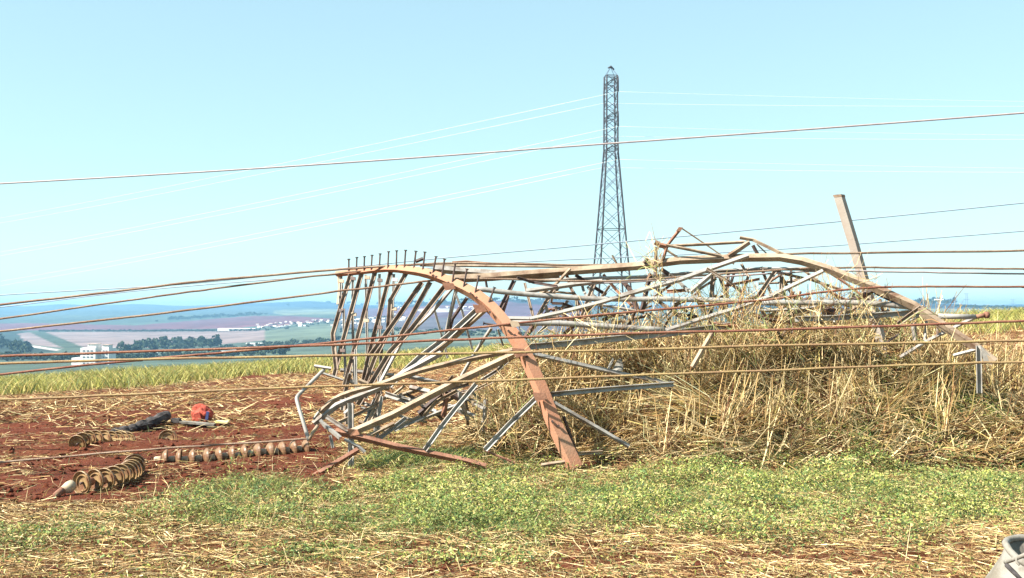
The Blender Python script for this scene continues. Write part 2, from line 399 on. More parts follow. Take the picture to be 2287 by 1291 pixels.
# ------------------------------------------------------------------ far trees
def tree_arrays(h, w, base, seed, n=260, c=(0.045, 0.065, 0.035)):
    r = np.random.default_rng(seed)
    nb = 7
    cen = np.stack([r.normal(0, .28, nb) * w, r.normal(0, .28, nb) * w, (0.35 + .5 * r.random(nb)) * h], -1)
    k = r.integers(0, nb, n); d = r.normal(size=(n, 3)); d /= np.linalg.norm(d, axis=1, keepdims=True)
    p = cen[k] + d * (r.random((n, 1)) ** .4) * np.array([w * .27, w * .27, h * .22])
    p[:, 2] = np.clip(p[:, 2], .08 * h, h)
    a = r.normal(size=(n, 3)); a /= np.linalg.norm(a, axis=1, keepdims=True)
    b = np.cross(a, r.normal(size=(n, 3))); b /= np.linalg.norm(b, axis=1, keepdims=True)
    s = (w * .09 * (.6 + .9 * r.random((n, 1))))
    V = np.stack([p - a * s - b * s, p + a * s - b * s, p + a * s + b * s, p - a * s + b * s], 1).reshape(-1, 3) + np.array(base)
    Fq = np.arange(n * 4).reshape(-1, 4)
    cc = np.array(c) * (.6 + .8 * r.random((n, 1))); cc = np.repeat(cc, 4, 0)
    return V, Fq, cc
def belt(name, label, pts, hpx, wpx, step, jit, seed, cat='trees'):
    r = random.Random(seed); Vs, Fs, Cs = [], [], []; off = 0
    for (u1, v1), (u2, v2) in zip(pts[:-1], pts[1:]):
        m = max(1, int(abs(u2 - u1) / step))
        for k in range(m):
            t = (k + r.random()) / m
            a = u1 + (u2 - u1) * t; b = v1 + (v2 - v1) * t + r.uniform(-jit, jit)
            x, y, z = valley_at(a, b)
            hh = hpx * r.uniform(.55, 1.15) * y / F; ww = wpx * r.uniform(.7, 1.3) * y / F
            V, Fq, cc = tree_arrays(hh, ww, (x, y, z - .05 * hh), r.randrange(10 ** 6), 110)
            Vs.append(V); Fs.append(Fq + off); Cs.append(cc); off += len(V)
    o = link(name, mesh_np(name, np.concatenate(Vs), np.concatenate(Fs), np.concatenate(Cs)), M['tree'])
    return tag(o, label, cat, kind='stuff')
belt('woodland', 'dark belt of trees on the valley floor behind the white apartment block', [(-60, 800), (60, 803), (200, 806), (330, 803), (480, 798), (640, 790)], 16, 18, 7, 5, 1)
belt('woodland', 'rounded clump of blue green trees below the tan field', [(270, 786), (330, 782), (370, 779), (490, 776)], 26, 22, 6, 4, 2)
belt('woodland', 'dark trees at the left edge beside the pale road', [(-40, 772), (10, 775), (45, 782), (70, 789)], 24, 22, 6, 6, 3)
belt('hedgerow', 'long dark hedge line between purple and tan fields', [(90, 740), (300, 740), (500, 739), (580, 738)], 4.5, 7, 4, .6, 4, 'hedge')
belt('woodland', 'scrubby trees below the hillside town', [(490, 781), (580, 776), (650, 768), (760, 762)], 9, 14, 6, 6, 5)
belt('woodland', 'trees above the purple field on the far slope', [(375, 715), (420, 713), (458, 710), (500, 708), (515, 707), (580, 704)], 7, 9, 4, 1, 6)
belt('woodland', 'dark hedges crossing the green slope behind the bent bars', [(760, 742), (900, 742), (1050, 747), (1180, 752)], 7, 14, 7, 6, 7)
belt('woodland', 'wooded ridge on the right skyline', [(2028, 684), (2060, 681), (2090, 679), (2130, 679)], 15, 13, 4, 2, 8)
belt('woodland', 'low tree line along the right skyline', [(2130, 686), (2200, 688), (2250, 690), (2330, 692)], 6, 9, 4, 1, 9)
belt('woodland', 'blue tree line seen between the wreck and the post', [(1640, 694), (1760, 692), (1850, 694)], 10, 14, 6, 2, 10)
belt('woodland', 'tree clumps on the crest of the central hill', [(880, 682), (960, 679), (1060, 674), (1160, 674), (1260, 680)], 9, 10, 7, 3, 11)
belt('woodland', 'small dark trees dotted among the houses of the hillside town', [(580, 734), (680, 726), (780, 718), (900, 710)], 4, 5, 3.2, 6, 12)
def leafy_tree(a, b, hpx, wpx, label, seed):
    x, y, z = valley_at(a, b); hh = hpx * y / F; ww = wpx * y / F
    t = empty('tree', (x, y, z), label, 'tree', 'lone trees on the far ridges')
    V, Fq, cc = tree_arrays(hh, ww, (x, y, z), seed, 200)
    link('crown', mesh_np('crown', V, Fq, cc), M['tree'], t)
    link('trunk', tube_mesh('trunk', [(x, y, z - .3), (x + .02 * hh, y, z + .3 * hh), (x, y, z + .6 * hh)], [.05 * hh, .04 * hh, .02 * hh], 6), M['bark'], t)
for k, (a, b, hp, wp, lb) in enumerate([
    (643, 684, 5, 6, 'lone tree on the blue ridge above the far tree rows'),
    (734, 679, 5, 8, 'small round tree on the skyline just left of the wreck'),
    (778, 681, 6, 9, 'tree on the skyline behind the first bent bars'),
    (812, 681, 5, 9, 'low tree on the skyline behind the middle of the bent bars'),
    (845, 680, 7, 10, 'tree on the skyline behind the fourth bent bar'),
    (593, 703, 3, 6, 'tiny isolated tree at the right end of the far tree row'),
    (350, 719, 4, 5, 'single small tree at the top of the purple field'),
    (622, 769, 7, 9, 'yellow green tree beside the long white shed')]):
    leafy_tree(a, b, hp, wp, lb, 100 + k)

# ------------------------------------------------------------------ far buildings
def gable(w, d, h, rh):
    V = [(-w/2, -d/2, 0), (w/2, -d/2, 0), (w/2, d/2, 0), (-w/2, d/2, 0), (-w/2, -d/2, h), (w/2, -d/2, h), (w/2, d/2, h), (-w/2, d/2, h)]
    Fq = [(0, 1, 5, 4), (1, 2, 6, 5), (2, 3, 7, 6), (3, 0, 4, 7)]
    R = [(-w/2 - .3, -d/2 - .3, h), (w/2 + .3, -d/2 - .3, h), (w/2 + .3, d/2 + .3, h), (-w/2 - .3, d/2 + .3, h), (-w/2 - .3, 0, h + rh), (w/2 + .3, 0, h + rh)]
    RF = [(0, 1, 5, 4), (2, 3, 4, 5)]
    return V, Fq, R, RF
hv, hf, rv_, rf_ = gable(9, 8, 3.6, 1.8)
me_wall = bpy.data.meshes.new('house_wall'); me_wall.from_pydata(hv + [(-4.5, 0, 5.4), (4.5, 0, 5.4)], [], hf + [(4, 7, 8), (6, 5, 9)]); me_wall.materials.append(M['wall'])
me_roof = bpy.data.meshes.new('house_roof'); me_roof.from_pydata(rv_, [], rf_ + [(0, 3, 2, 1)]); me_roof.materials.append(M['roof'])
me_roof2 = me_roof.copy(); me_roof2.materials.clear(); me_roof2.materials.append(M['wall'])
rr = random.Random(5)
for k in range(120):
    a = rr.uniform(575, 905); b = 732 - (a - 575) * 0.085 + rr.uniform(-7, 6) + (6 if a > 740 else 0)
    if 95 < k: a = rr.uniform(880, 1090); b = 690 - (a - 880) * .03 + rr.uniform(-4, 7)
    x, y, z = valley_at(a, b)
    crest = k > 95
    t = empty('house', (x, y, z - .4), 'small pale house on the crest of the central hill behind the bent bars' if crest else 'small pale house in the white hillside town left of and behind the bent bars', 'house', 'houses on the crest of the central hill' if crest else 'small houses of the hillside town')
    rz = rr.uniform(-.6, .6); s = rr.uniform(.45, .95)
    t.rotation_euler = (0, 0, rz); t.scale = (s, s, s)
    for nm, me in (('wall', me_wall), ('roof', me_roof if rr.random() < .45 else me_roof2)):
        o = bpy.data.objects.new(nm, me); COL.objects.link(o); o.parent = t
def shed(a, b, wpx, hpx, label, name='shed', cat='shed'):
    x, y, z = valley_at(a, b); w = wpx * y / F; h = hpx * y / F
    t = empty(name, (x, y, z - .3), label, cat)
    V, Fq, R, RF = gable(w, w * .3, h * .75, h * .25)
    me = bpy.data.meshes.new('wall'); me.from_pydata(V + [(-w/2, 0, h), (w/2, 0, h)], [], Fq + [(4, 7, 8), (6, 5, 9)])
    me2 = bpy.data.meshes.new('roof'); me2.from_pydata(R, [], RF + [(0, 3, 2, 1)])
    for nm, m_, mt in (('wall', me, M['wall']), ('roof', me2, M['wall'])):
        m_.materials.append(mt); o = bpy.data.objects.new(nm, m_); COL.objects.link(o); o.parent = t
shed(530, 738, 82, 6, 'long low white sheds at the left end of the hillside town')
shed(565, 774, 28, 9, 'white shed beside the trees just beyond the cane field')
shed(505, 786, 52, 7, 'long white shed low above the cane field edge')
shed(580, 770, 12, 5, 'small white annex right of the white shed by the trees')

# white apartment block with two stepped towers
bx, by, bz = valley_at(200, 815)
pxm = by / F
apt = empty('apartment_block', (bx, by, bz - 1), 'white apartment block with two stepped towers rising above the cane field', 'building')
def part_box(name, u0, u1, v0, v1, dep, m, y0=0.0, parent=apt):
    bm = bmesh.new()
    p0 = P(u0, v1, by); p1 = P(u1, v0, by)
    box_bm(bm, ((p0.x + p1.x) / 2, by + y0 + dep / 2, (p0.z + p1.z) / 2), (p1.x - p0.x, dep, p1.z - p0.z))
    return link(name, bm_mesh(name, bm), m, parent)
tw = part_box('tower_wall', 179, 213, 777, 822, 14, M['wall'])
tw2 = part_box('tower_wall', 222, 239, 778, 822, 12, M['wall'], 3)
part_box('tank_house', 193, 212, 769, 776.9, 8, M['wall'], 2)
part_box('tank_house', 223, 237, 771, 777.9, 7, M['wall'], 4)
part_box('podium', 155, 178.8, 800, 824, 14, M['wall'], 3)
part_box('parapet', 192, 213, 768.2, 769, 9, M['roof'], 1.5)
part_box('parapet', 222, 238, 770.2, 771, 8, M['roof'], 3.5)
part_box('link_wall', 213.2, 221.8, 795, 822, 8, M['wall'], 5)
for (u0, u1, vs) in ((183, 209, range(782, 816, 7)), (224, 237, range(783, 816, 7))):
    for vv_ in vs:
        m_ = 3 if u1 - u0 > 20 else 2; st = (u1 - u0) / m_
        for k in range(m_):
            a = u0 + k * st + st * .2
            part_box('window', a, a + st * .6, vv_, vv_ + 3, .3, M['glass'], -.15 if u0 < 200 else 2.85)
for k, (a, b, hp, wp) in enumerate([(336, 799, 14, 3), (353, 797, 12, 6), (431, 792, 9, 3), (380, 797, 6, 4)]):
    x, y, z = valley_at(a, b); h = hp * y / F; w = wp * y / F
    t = empty('water_tower' if k < 3 else 'hut', (x, y, z), ['slim white tank tower left of the broader white one', 'broader white tank tower above the cane', 'thin white tower standing alone right of the tank pair', 'tiny white hut at the cane field edge'][k], 'tower' if k < 3 else 'hut')
    link('shaft', tube_mesh('shaft', [(x, y, z), (x, y, z + h * .7)], w * .36, 10), M['wall'], t)
    link('tank', tube_mesh('tank', [(x, y, z + h * .7), (x, y, z + h * .97), (x, y, z + h)], [w * .5, w * .5, w * .25], 10), M['wall'], t)

# ------------------------------------------------------------------ standing transmission tower
TY = 222.0
def bar_between(name, a, b, w, m, parent):
    return link(name, tube_mesh(name, [a, b], w / 2, 4, smooth=False), m, parent)
def lattice(name, uc, vtop, vbase, Yd, label, yaw, prof, arms, par_w, seed=0, peak=True):
    sc = Yd / F
    x0 = (uc - CU) * sc; z0 = EYE - (vbase - HORIZON) * sc
    t = empty(name, (x0, Yd, z0), label, 'pylon')
    R = Matrix.Rotation(yaw, 3, 'Z')
    zz = lambda v_: EYE - (v_ - HORIZON) * sc
    def width(v_): return np.interp(v_, [p[0] for p in prof], [p[1] for p in prof]) * sc
    def corner(v_, i):
        w = width(v_) / 2; sx, sy = ((-1, -1), (1, -1), (1, 1), (-1, 1))[i]
        p = R @ Vector((sx * w, sy * w, 0)); return Vector((x0 + p.x, Yd + p.y, zz(v_)))
    return t, corner, zz, R, sc, x0
std, corner, zz, R, sc, x0 = lattice('transmission_tower', 1365, 150, 838, TY, 'tall dark lattice transmission tower standing upright behind the wreck', math.radians(9),
    [(168, 24), (335, 26), (585, 62), (722, 84), (838, 104)], None, 0)
lv = [168, 186, 205, 225, 243, 262, 281, 300, 318, 334, 360, 392, 428, 468, 512, 560, 615, 668, 722, 780, 838]
for i in range(4):
    V, Q, Tt = [], [], []
    link('leg', tube_mesh('leg', [corner(v_, i) for v_ in lv], [.17] * 10 + [.19] * 11, 5), M['pylon'], std)
for a, b in zip(lv[:-1], lv[1:]):
    for i in range(4):
        j = (i + 1) % 4
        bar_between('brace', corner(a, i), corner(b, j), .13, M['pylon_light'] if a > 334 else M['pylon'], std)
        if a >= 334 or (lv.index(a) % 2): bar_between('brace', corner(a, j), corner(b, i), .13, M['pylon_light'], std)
for v_ in (168, 186, 262, 334, 512):
    for i in range(4): bar_between('strut', corner(v_, i), corner(v_, (i + 1) % 4), .15, M['pylon'], std)
top = Vector((x0, TY, zz(151)))
for i in range(4): bar_between('peak_bar', corner(168, i), top + (corner(168, i) - corner(168, (i + 2) % 4)) * .08, .12, M['pylon_light'], std)
link('peak_cap', tube_mesh('peak_cap', [top + Vector((-.6, 0, .1)), top + Vector((0, 0, .35)), top + Vector((.7, 0, -.25))], [.12, .3, .15], 6), M['pylon'], std)
ATT = []
for v_ in (186, 262, 334):
    for s in (-1, 1):
        tip = Vector((x0, TY, zz(v_))) + R @ Vector((0, s * 6.2, 0.2))
        ia, ib = ((0, 1) if s < 0 else (3, 2))
        V1 = tube([corner(v_, ia), tip], .1, 4); 
        for q in (ia, ib):
            bar_between('crossarm', corner(v_, q), tip, .17, M['pylon'], std)
            bar_between('crossarm', corner(v_ - 17 if v_ > 186 else 170, q), tip, .12, M['pylon'], std)
        bar_between('crossarm', corner(v_ + 6, ia), tip, .12, M['pylon'], std)
        low = tip + Vector((0, 0, -3.0))
        link('insulator', tube_mesh('insulator', [tip, tip + Vector((0, 0, -.6)), low], [.05, .11, .11], 6), M['pylon'], std)
        ATT.append(low)
# small far pylons on the right skyline
for (uc, vt, vb, Yd, lb) in ((2159, 656, 708, 1900., 'faint small pylon on the right skyline beyond the cane'), (2262, 669, 702, 2700., 'faintest tiny pylon far right above the cane tops')):
    s2 = Yd / F; xx = (uc - CU) * s2; z1 = EYE - (vt - HORIZON) * s2; z2 = EYE - (vb - HORIZON) * s2
    t = empty('far_pylon', (xx, Yd, z2), lb, 'pylon')
    wv = 5 * s2
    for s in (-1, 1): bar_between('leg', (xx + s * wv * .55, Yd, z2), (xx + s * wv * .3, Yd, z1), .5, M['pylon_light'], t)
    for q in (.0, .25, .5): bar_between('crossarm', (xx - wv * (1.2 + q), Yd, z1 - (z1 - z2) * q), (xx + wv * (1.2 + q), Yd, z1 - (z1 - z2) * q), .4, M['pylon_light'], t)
lp = valley_at(2097, 700); t = empty('utility_pole', lp, 'thin utility pole with a pale light box in the field below the wooded ridge', 'pole')
hh = 32 * lp[1] / F
bar_between('mast', Vector(lp), Vector(lp) + Vector((0, 0, hh)), .35, M['pylon_light'], t)
bar_between('light_box', Vector(lp) + Vector((-.006 * lp[1] * .7, 0, hh * .96)), Vector(lp) + Vector((.006 * lp[1] * .7, 0, hh * .96)), .0016 * lp[1], M['wall'], t)

# ------------------------------------------------------------------ overhead lines
def cable(name, pts, r, m, label, cat, group=None, n=7, sub=8):
    p = smooth_path(pts, sub)
    o = link(name, tube_mesh(name, p, r, n), m)
    return tag(o, label, cat, group)
def sagline(a, b, sag, k=22):
    return [a.lerp(b, i / k) - Vector((0, 0, sag * 4 * (i / k) * (1 - i / k))) for i in range(k + 1)]
LL = [((-60, 497), 560), ((-60, 508), 560), ((-60, 573), 560), ((-60, 581), 560), ((-60, 638), 560), ((-60, 648), 560)]
RL = [((2400, 228), 226), ((2400, 237), 218), ((2400, 303), 226), ((2400, 311), 218), ((2400, 377), 226), ((2400, 385), 218)]
lev = ['top', 'middle', 'lowest']
for i in range(6):
    near = i % 2 == 0
    (u_, v_), Yd = LL[i]
    cable('power_line', sagline(ATT[i], P(u_, v_, Yd), 1.2), .022, M['line_pale'], f"pale conductor running left from the {lev[i // 2]} crossarm of the standing tower, {'upper' if near else 'lower'} of its pair", 'power line', 'pale conductors of the standing tower', 5, 1)
    (u_, v_), Yd = RL[i]
    cable('power_line', sagline(ATT[i], P(u_, v_, Yd), .25), .017, M['line_pale'], f"pale conductor running right from the {lev[i // 2]} crossarm of the standing tower, {'upper' if near else 'lower'} of its pair", 'power line', 'pale conductors of the standing tower', 5, 1)
def pts3(l, Y0, Y1):
    u0, u1 = l[0][0], l[-1][0]
    # the spans run on well outside the picture on the same slope
    (a0, b0), (a1, b1) = l[0], l[1]; (a2, b2), (a3, b3) = l[-2], l[-1]
    l = ([(a0 - 1500, b0 - (b1 - b0) / (a1 - a0) * 1500)] if a0 < 0 else []) + list(l) + ([(a3 + 1500, b3 + (b3 - b2) / (a3 - a2) * 1500)] if a3 > 2287 else [])
    return [P(a, b, Y0 + (Y1 - Y0) * (a - u0) / (u1 - u0)) for a, b in l]
cable('overhead_cable', pts3([(-250, 424), (0, 410), (350, 390), (700, 368), (1000, 347), (1340, 322), (1800, 289), (2287, 252), (2500, 234)], 62, 50), .045, M['cable_grey'], 'long pinkish grey cable crossing the sky and the standing tower', 'cable')
cable('overhead_wire', pts3([(-250, 679), (0, 659), (330, 640), (500, 626), (950, 580), (1340, 545), (1870, 495), (2287, 453), (2500, 430)], 95, 80), .05, M['line_blue'], 'thin blue grey wire rising right, upper one passing behind the leaning post', 'wire')
cable('overhead_wire', pts3([(-250, 708), (0, 686), (330, 647), (800, 610), (1170, 585), (1560, 567), (1870, 548), (2287, 516), (2500, 498)], 95, 80), .045, M['line_blue'], 'thin blue grey wire rising right, lower one passing behind the leaning post', 'wire')
FC = 'cables strung through the wreck'
def fc(l, Y0, Y1, r, m, label):
    q_ = random.Random(len(label)); pp = []
    pl = smooth_path(pts3(l, Y0, Y1), 6)
    for p in pl: pp.append(p + Vector((0, q_.gauss(0, .003), q_.gauss(0, .0016))))
    cable('fallen_cable', pp, r * .82, M[m], label, 'cable', FC, 8, 3)
fc([(-200, 702), (0, 680), (250, 652), (450, 628), (740, 603), (860, 595), (1000, 588), (1140, 589), (1340, 592), (1500, 584), (1740, 568), (1900, 565), (2287, 560), (2450, 558)], 12.4, 12.9, .017, 'cable', 'uppermost thick cable climbing from the left onto the row of step bolts')
fc([(-200, 738), (0, 712), (250, 676), (400, 655), (560, 634), (760, 610), (840, 603), (870, 600)], 12.2, 12.75, .014, 'cable', 'pale cable just below the uppermost one, ending at the bent leg top')
fc([(-200, 768), (0, 740), (350, 701), (720, 655), (900, 634), (960, 627), (1060, 622), (1340, 628), (1500, 620), (1740, 603), (1850, 598), (2060, 598), (2287, 601), (2450, 603)], 12.0, 12.6, .015, 'cable', 'pale cable crossing the tops of the bent bars and out right above its twin')
fc([(1300, 634), (1500, 625), (1740, 610), (1870, 605), (2060, 608), (2287, 612), (2450, 615)], 12.5, 12.6, .013, 'cable_grey', 'grey twin cable running right below the pale one past the leaning post')
fc([(-200, 801), (0, 795), (300, 786), (700, 772), (1040, 758), (1340, 747), (1740, 736), (2100, 724), (2287, 717), (2450, 711)], 11.0, 11.0, .016, 'cable_red', 'rusty cable crossing the whole frame over the red bent leg and straw heap')
fc([(-200, 816), (0, 812), (300, 803), (700, 795), (1040, 789), (1340, 783), (1740, 772), (2287, 761), (2450, 757)], 10.9, 10.9, .016, 'cable_yellow', 'straw coloured cable across the frame just below the rusty one')
fc([(-200, 856), (0, 836), (300, 805), (560, 782), (700, 769), (1040, 734), (1340, 703), (1690, 672), (1840, 652), (1960, 642), (2100, 640), (2287, 641), (2450, 643)], 11.3, 12.0, .015, 'cable_red', 'dark red cable rising right from the cane edge across the bent leg')
fc([(-200, 900), (0, 893), (340, 879), (640, 866), (940, 856), (1400, 839), (1700, 828), (2140, 812), (2287, 808), (2450, 803)], 10.8, 10.8, .015, 'cable_yellow', 'low straw coloured cable in front of the red leg below two others')
fc([(-200, 1052), (0, 1033), (330, 1004), (560, 989), (690, 979)], 11.0, 11.4, .013, 'cable', 'lowest cable running over red soil to the bent white bar')

# ------------------------------------------------------------------ the wreck
WB = P(1270, 1035, 11.3)
wreck = empty('collapsed_tower', (WB.x, WB.y, 0.0), 'collapsed lattice transmission tower of bent steel angles tangled in dry straw', 'collapsed pylon')
def angle_bar(name, pts, wpx, m, mode='v', roll=0.0, t=0.008, parent=None, sub=0, asym=1.0, ws=None):
    """bent steel angle through photograph points (u, v, depth): mode v = heel to the viewer, c = hollow side to the viewer"""
    p = [P(*q) for q in pts]
    if sub: p = smooth_path(p, sub)
    n = len(p); w = wpx * .92 * pts[0][2] / F / 1.35
    V = []
    for i in range(n):
        d = (p[min(i + 1, n - 1)] - p[max(i - 1, 0)]).normalized()
        vw = Vector((0, -1, 0.0)); vw = (vw - d * vw.dot(d)).normalized()
        s = d.cross(vw)
        cr, sr = math.cos(roll), math.sin(roll)
        vr = vw * cr + s * sr; sr_ = s * cr - vw * sr
        sg = -1 if mode == 'v' else 1
        e1 = (vr * sg + sr_).normalized(); e2 = (vr * sg - sr_).normalized()
        k_ = 1.0 if ws is None else float(np.interp(i / (n - 1), np.linspace(0, 1, len(ws)), ws)); wa = w * k_
        o = p[i] - (e1 + e2) * wa * 0.35
        if i == 0:      # sunlit flange shaped narrower so the shaded one shows as a wider dark strip
            l1 = (e2 if mode == 'c' else -e2).dot(SUN_DIR); l2 = (e1 if mode == 'c' else -e1).dot(SUN_DIR)
            k1, k2 = ((.86, 1.0) if l1 > l2 else (1.0, .86)) if asym == 1.0 else (1.0, asym)
        for a, b in ((0, 0), (wa * k1, 0), (wa * k1, t), (t, t), (t, wa * k2), (0, wa * k2)):
            V.append(o + e1 * a + e2 * b)
    Q = [(i * 6 + k, i * 6 + (k + 1) % 6, (i + 1) * 6 + (k + 1) % 6, (i + 1) * 6 + k) for i in range(n - 1) for k in range(6)]
    e = (n - 1) * 6
    Q += [(0, 1, 2, 3), (0, 3, 4, 5), (e + 3, e + 2, e + 1, e), (e + 5, e + 4, e + 3, e)]
    me = mesh_np(name, np.array([tuple(q) for q in V]), np.array(Q))
    return link(name, me, M[m], parent or wreck)
def rod(name, pts, rpx, m, sub=0, n=8, parent=None):
    p = [P(*q) for q in pts]
    if sub: p = smooth_path(p, sub)
    return link(name, tube_mesh(name, p, rpx * pts[0][2] / F / 2, n), M[m], parent or wreck)
def plate(name, pts, th, m, parent=None):
    p = [P(*q) for q in pts]; nrm = (p[1] - p[0]).cross(p[2] - p[0]).normalized() * th / 2
    k = len(p); V = [tuple(q + nrm) for q in p] + [tuple(q - nrm) for q in p]
    me = bpy.data.meshes.new(name); me.from_pydata(V, [], [tuple(range(k)), tuple(range(2 * k - 1, k - 1, -1))] + [(i, i + k, (i + 1) % k + k, (i + 1) % k) for i in range(k)])
    return link(name, me, M[m], parent or wreck)

# main bent leg with its step bolts
LEGP = [(752, 612, 12.9), (800, 607, 12.75), (860, 602, 12.6), (912, 602, 12.4), (960, 613, 12.2), (1010, 634, 12.05), (1060, 659, 11.9), (1100, 693, 11.8), (1130, 727, 11.7),
        (1158, 766, 11.62), (1180, 812, 11.55), (1208, 876, 11.47), (1236, 942, 11.4), (1264, 1008, 11.33), (1282, 1044, 11.3)]
rj = random.Random(3)
leg = angle_bar('leg', [(a + rj.uniform(-3.5, 3.5), c_ + rj.uniform(-2, 2), y_) for a, c_, y_ in LEGP], 34, 'leg', 'v', 0.30, .012, sub=2, asym=.9, ws=[.42, .45, .5, .6, .72, .8, .88, .92, .95, 1, 1, 1.03, 1.06, 1.1, 1.12])
bolts = [(779, 578, 779, 606), (797, 574, 796, 605), (814, 572, 813, 604), (831, 569, 829, 602), (849, 566, 847, 601), (868, 561, 866, 600), (886, 559, 885, 600), (906, 558, 903, 600), (929, 560, 924, 602),
         (949, 562, 944, 606), (974, 572, 966, 614), (993, 578, 986, 622), (1017, 588, 1010, 632), (1043, 600, 1035, 644), (1070, 615, 1060, 658), (1105, 641, 1089, 682), (1079, 722, 1118, 728)]
for a, b, c, d in bolts:
    yb = float(np.interp(c, [q[0] for q in LEGP], [q[2] for q in LEGP])) - .02
    p0, p1 = P(a, b, yb), P(c, d, yb); dd = (p1 - p0).normalized()
    V, Q, T3 = tube([p1, p0 + dd * .012, p0 + dd * .011, p0], [.0105, .0105, .02, .02], 6)
    link('step_bolt', mesh_np('step_bolt', np.array([tuple(q) for q in V]), [np.array(Q), np.array(T3)]), M['dark'], leg)
for (a, b) in ((965, 612), (1005, 634), (1055, 658), (1098, 700), (1140, 742), (1168, 790), (1208, 884), (1238, 945)):
    yb = float(np.interp(a, [q[0] for q in LEGP], [q[2] for q in LEGP])) - .10
    p = P(a, b, yb); bm = bmesh.new()
    for dx in (-.02, .045):
        g_ = bmesh.ops.create_cone(bm, cap_ends=True, segments=6, radius1=.014, radius2=.014, depth=.03)['verts']
        bmesh.ops.transform(bm, matrix=Matrix.Translation(p + Vector((dx, 0.03, -dx * .7))) @ Matrix.Rotation(math.pi / 2, 4, 'X'), verts=g_)
    link('bolt', bm_mesh('bolt', bm), M['dark'], leg)

B = []   # (points, width px, material, mode)
def b(pts, w, m='galv', mode='v', roll=None, name='brace', sub=0):
    return angle_bar(name, pts, w, m, mode, random.uniform(-.22, .22) if roll is None else roll, sub=sub)
# the fan of bars hanging from the leg top (left cage)
b([(784, 612, 12.8), (744, 745, 12.5), (747, 782, 12.4), (752, 825, 12.3)], 12, 'brown', 'c')
b([(808, 610, 12.75), (759, 790, 12.45), (746, 842, 12.35)], 12, 'brown', 'c')
b([(838, 608, 12.7), (787, 800, 12.4), (770, 862, 12.3)], 12, 'brown', 'c')
b([(873, 606, 12.6), (825, 790, 12.4), (805, 880, 12.3)], 12, 'brown', 'c')
b([(911, 604, 12.5), (872, 672, 12.45), (867, 745, 12.4), (838, 800, 12.35), (800, 900, 12.3)], 12, 'brown', 'c')
b([(943, 631, 12.3), (862, 747, 12.25), (826, 796, 12.2)], 13, 'brown', 'c')
b([(961, 630, 12.3), (900, 741, 12.2), (858, 830, 12.15), (828, 945, 12.1)], 13, 'brown', 'c')
b([(996, 637, 12.15), (920, 735, 12.1), (872, 786, 12.0), (800, 905, 11.95)], 14, 'brown', 'c')
b([(1012, 640, 12.1), (962, 700, 12.2), (900, 757, 12.2), (845, 862, 12.1)], 10, 'galv', 'v')
b([(1072, 686, 11.95), (1000, 752, 12.0), (936, 800, 12.0), (870, 862, 12.0)], 15, 'galv', 'c')
b([(1082, 692, 11.95), (1006, 760, 12.05), (944, 808, 12.05), (905, 838, 12.05)], 15, 'dust', 'v', name='leg')
for u0, v0, u1, v1, y_ in ((788, 618, 792, 860, 12.75), (762, 616, 757, 700, 12.9), (768, 689, 773, 858, 12.6), (817, 614, 820, 890, 12.7), (848, 612, 851, 880, 12.65), (880, 612, 878, 800, 12.6), (795, 780, 797, 890, 12.3), (853, 780, 838, 965, 12.4)):
    b([(u0, v0, y_), ((u0 + u1) / 2 + random.uniform(-2, 2), (v0 + v1) / 2, y_ - .1), (u1, v1, y_ - .2)], 7, 'galv', 'c')
b([(757, 612, 12.95), (760, 640, 12.9), (756, 680, 12.85)], 12, 'dust', 'v', 0)
for (a, c_) in ((762, 694), (790, 702), (818, 716), (848, 731), (765, 783), (790, 790), (880, 690), (882, 625), (820, 620), (848, 626), (788, 622), (762, 628)):
    plate('gusset_plate', [(a - 5, c_ - 4, 12.35), (a + 6, c_ - 3, 12.32), (a + 6, c_ + 4, 12.3), (a - 5, c_ + 3, 12.33)], .012, random.choice(['dust', 'galv', 'dark']))
b([(1018, 648, 12.1), (998, 735, 12.3), (984, 790, 12.3)], 10, 'galv', 'v')
b([(1015, 649, 12.1), (1032, 693, 12.1), (1055, 780, 12.2)], 6, 'galv', 'c')
b([(970, 690, 12.25), (986, 747, 12.3), (1000, 800, 12.3)], 6, 'galv', 'c')
b([(1043, 665, 12), (1010, 712, 12.2), (1002, 745, 12.3)], 9, 'dark', 'v')
b([(1097, 732, 11.9), (1062, 785, 12.2), (1030, 840, 12.3)], 9, 'galv', 'v')
b([(1112, 735, 11.9), (1124, 772, 12)], 5, 'galv', 'c')
b([(1096, 661, 12.1), (1104, 690, 12.1)], 6, 'galv', 'c')
# long bars that run from the leg down to the bunched left foot
b([(1158, 779, 11.7), (1112, 789, 11.72), (1040, 803, 11.75), (940, 827, 11.8), (851, 857, 11.8), (760, 884, 11.8), (714, 921, 11.75)], 14, 'dust', 'v', .1, sub=3)
b([(1160, 786, 11.6), (1017, 853, 11.6), (940, 893, 11.6), (875, 927, 11.55), (786, 965, 11.5)], 20, 'dust', 'v', .15, name='leg')
b([(985, 788, 12), (900, 834, 11.95), (850, 865, 11.9), (752, 905, 11.85), (700, 946, 11.75)], 16, 'galv', 'v', .1)
b([(1150, 792, 11.8), (1110, 828, 11.9), (1075, 850, 12)], 10, 'galv', 'c')
b([(749, 962, 11.45), (800, 975, 11.4), (900, 1000, 11.35), (1040, 1029, 11.3), (1085, 1042, 11.28)], 17, 'rust', 'v', -.1, name='leg')
b([(686, 1072, 11.1), (740, 1040, 11.15), (800, 1004, 11.25)], 15, 'rust', 'v', .1)
b([(725, 1076, 11.25), (790, 1062, 11.2)], 6, 'dust', 'v')
b([(784, 900, 11.6), (785, 1000, 11.55), (785, 1096, 11.5)], 15, 'galv', 'c', 0, name='stub_leg')
b([(853, 885, 11.9), (846, 930, 11.9), (842, 985, 11.9)], 9, 'galv', 'c')
b([(702, 817, 11.9), (740, 823, 11.85)], 8, 'galv', 'v')
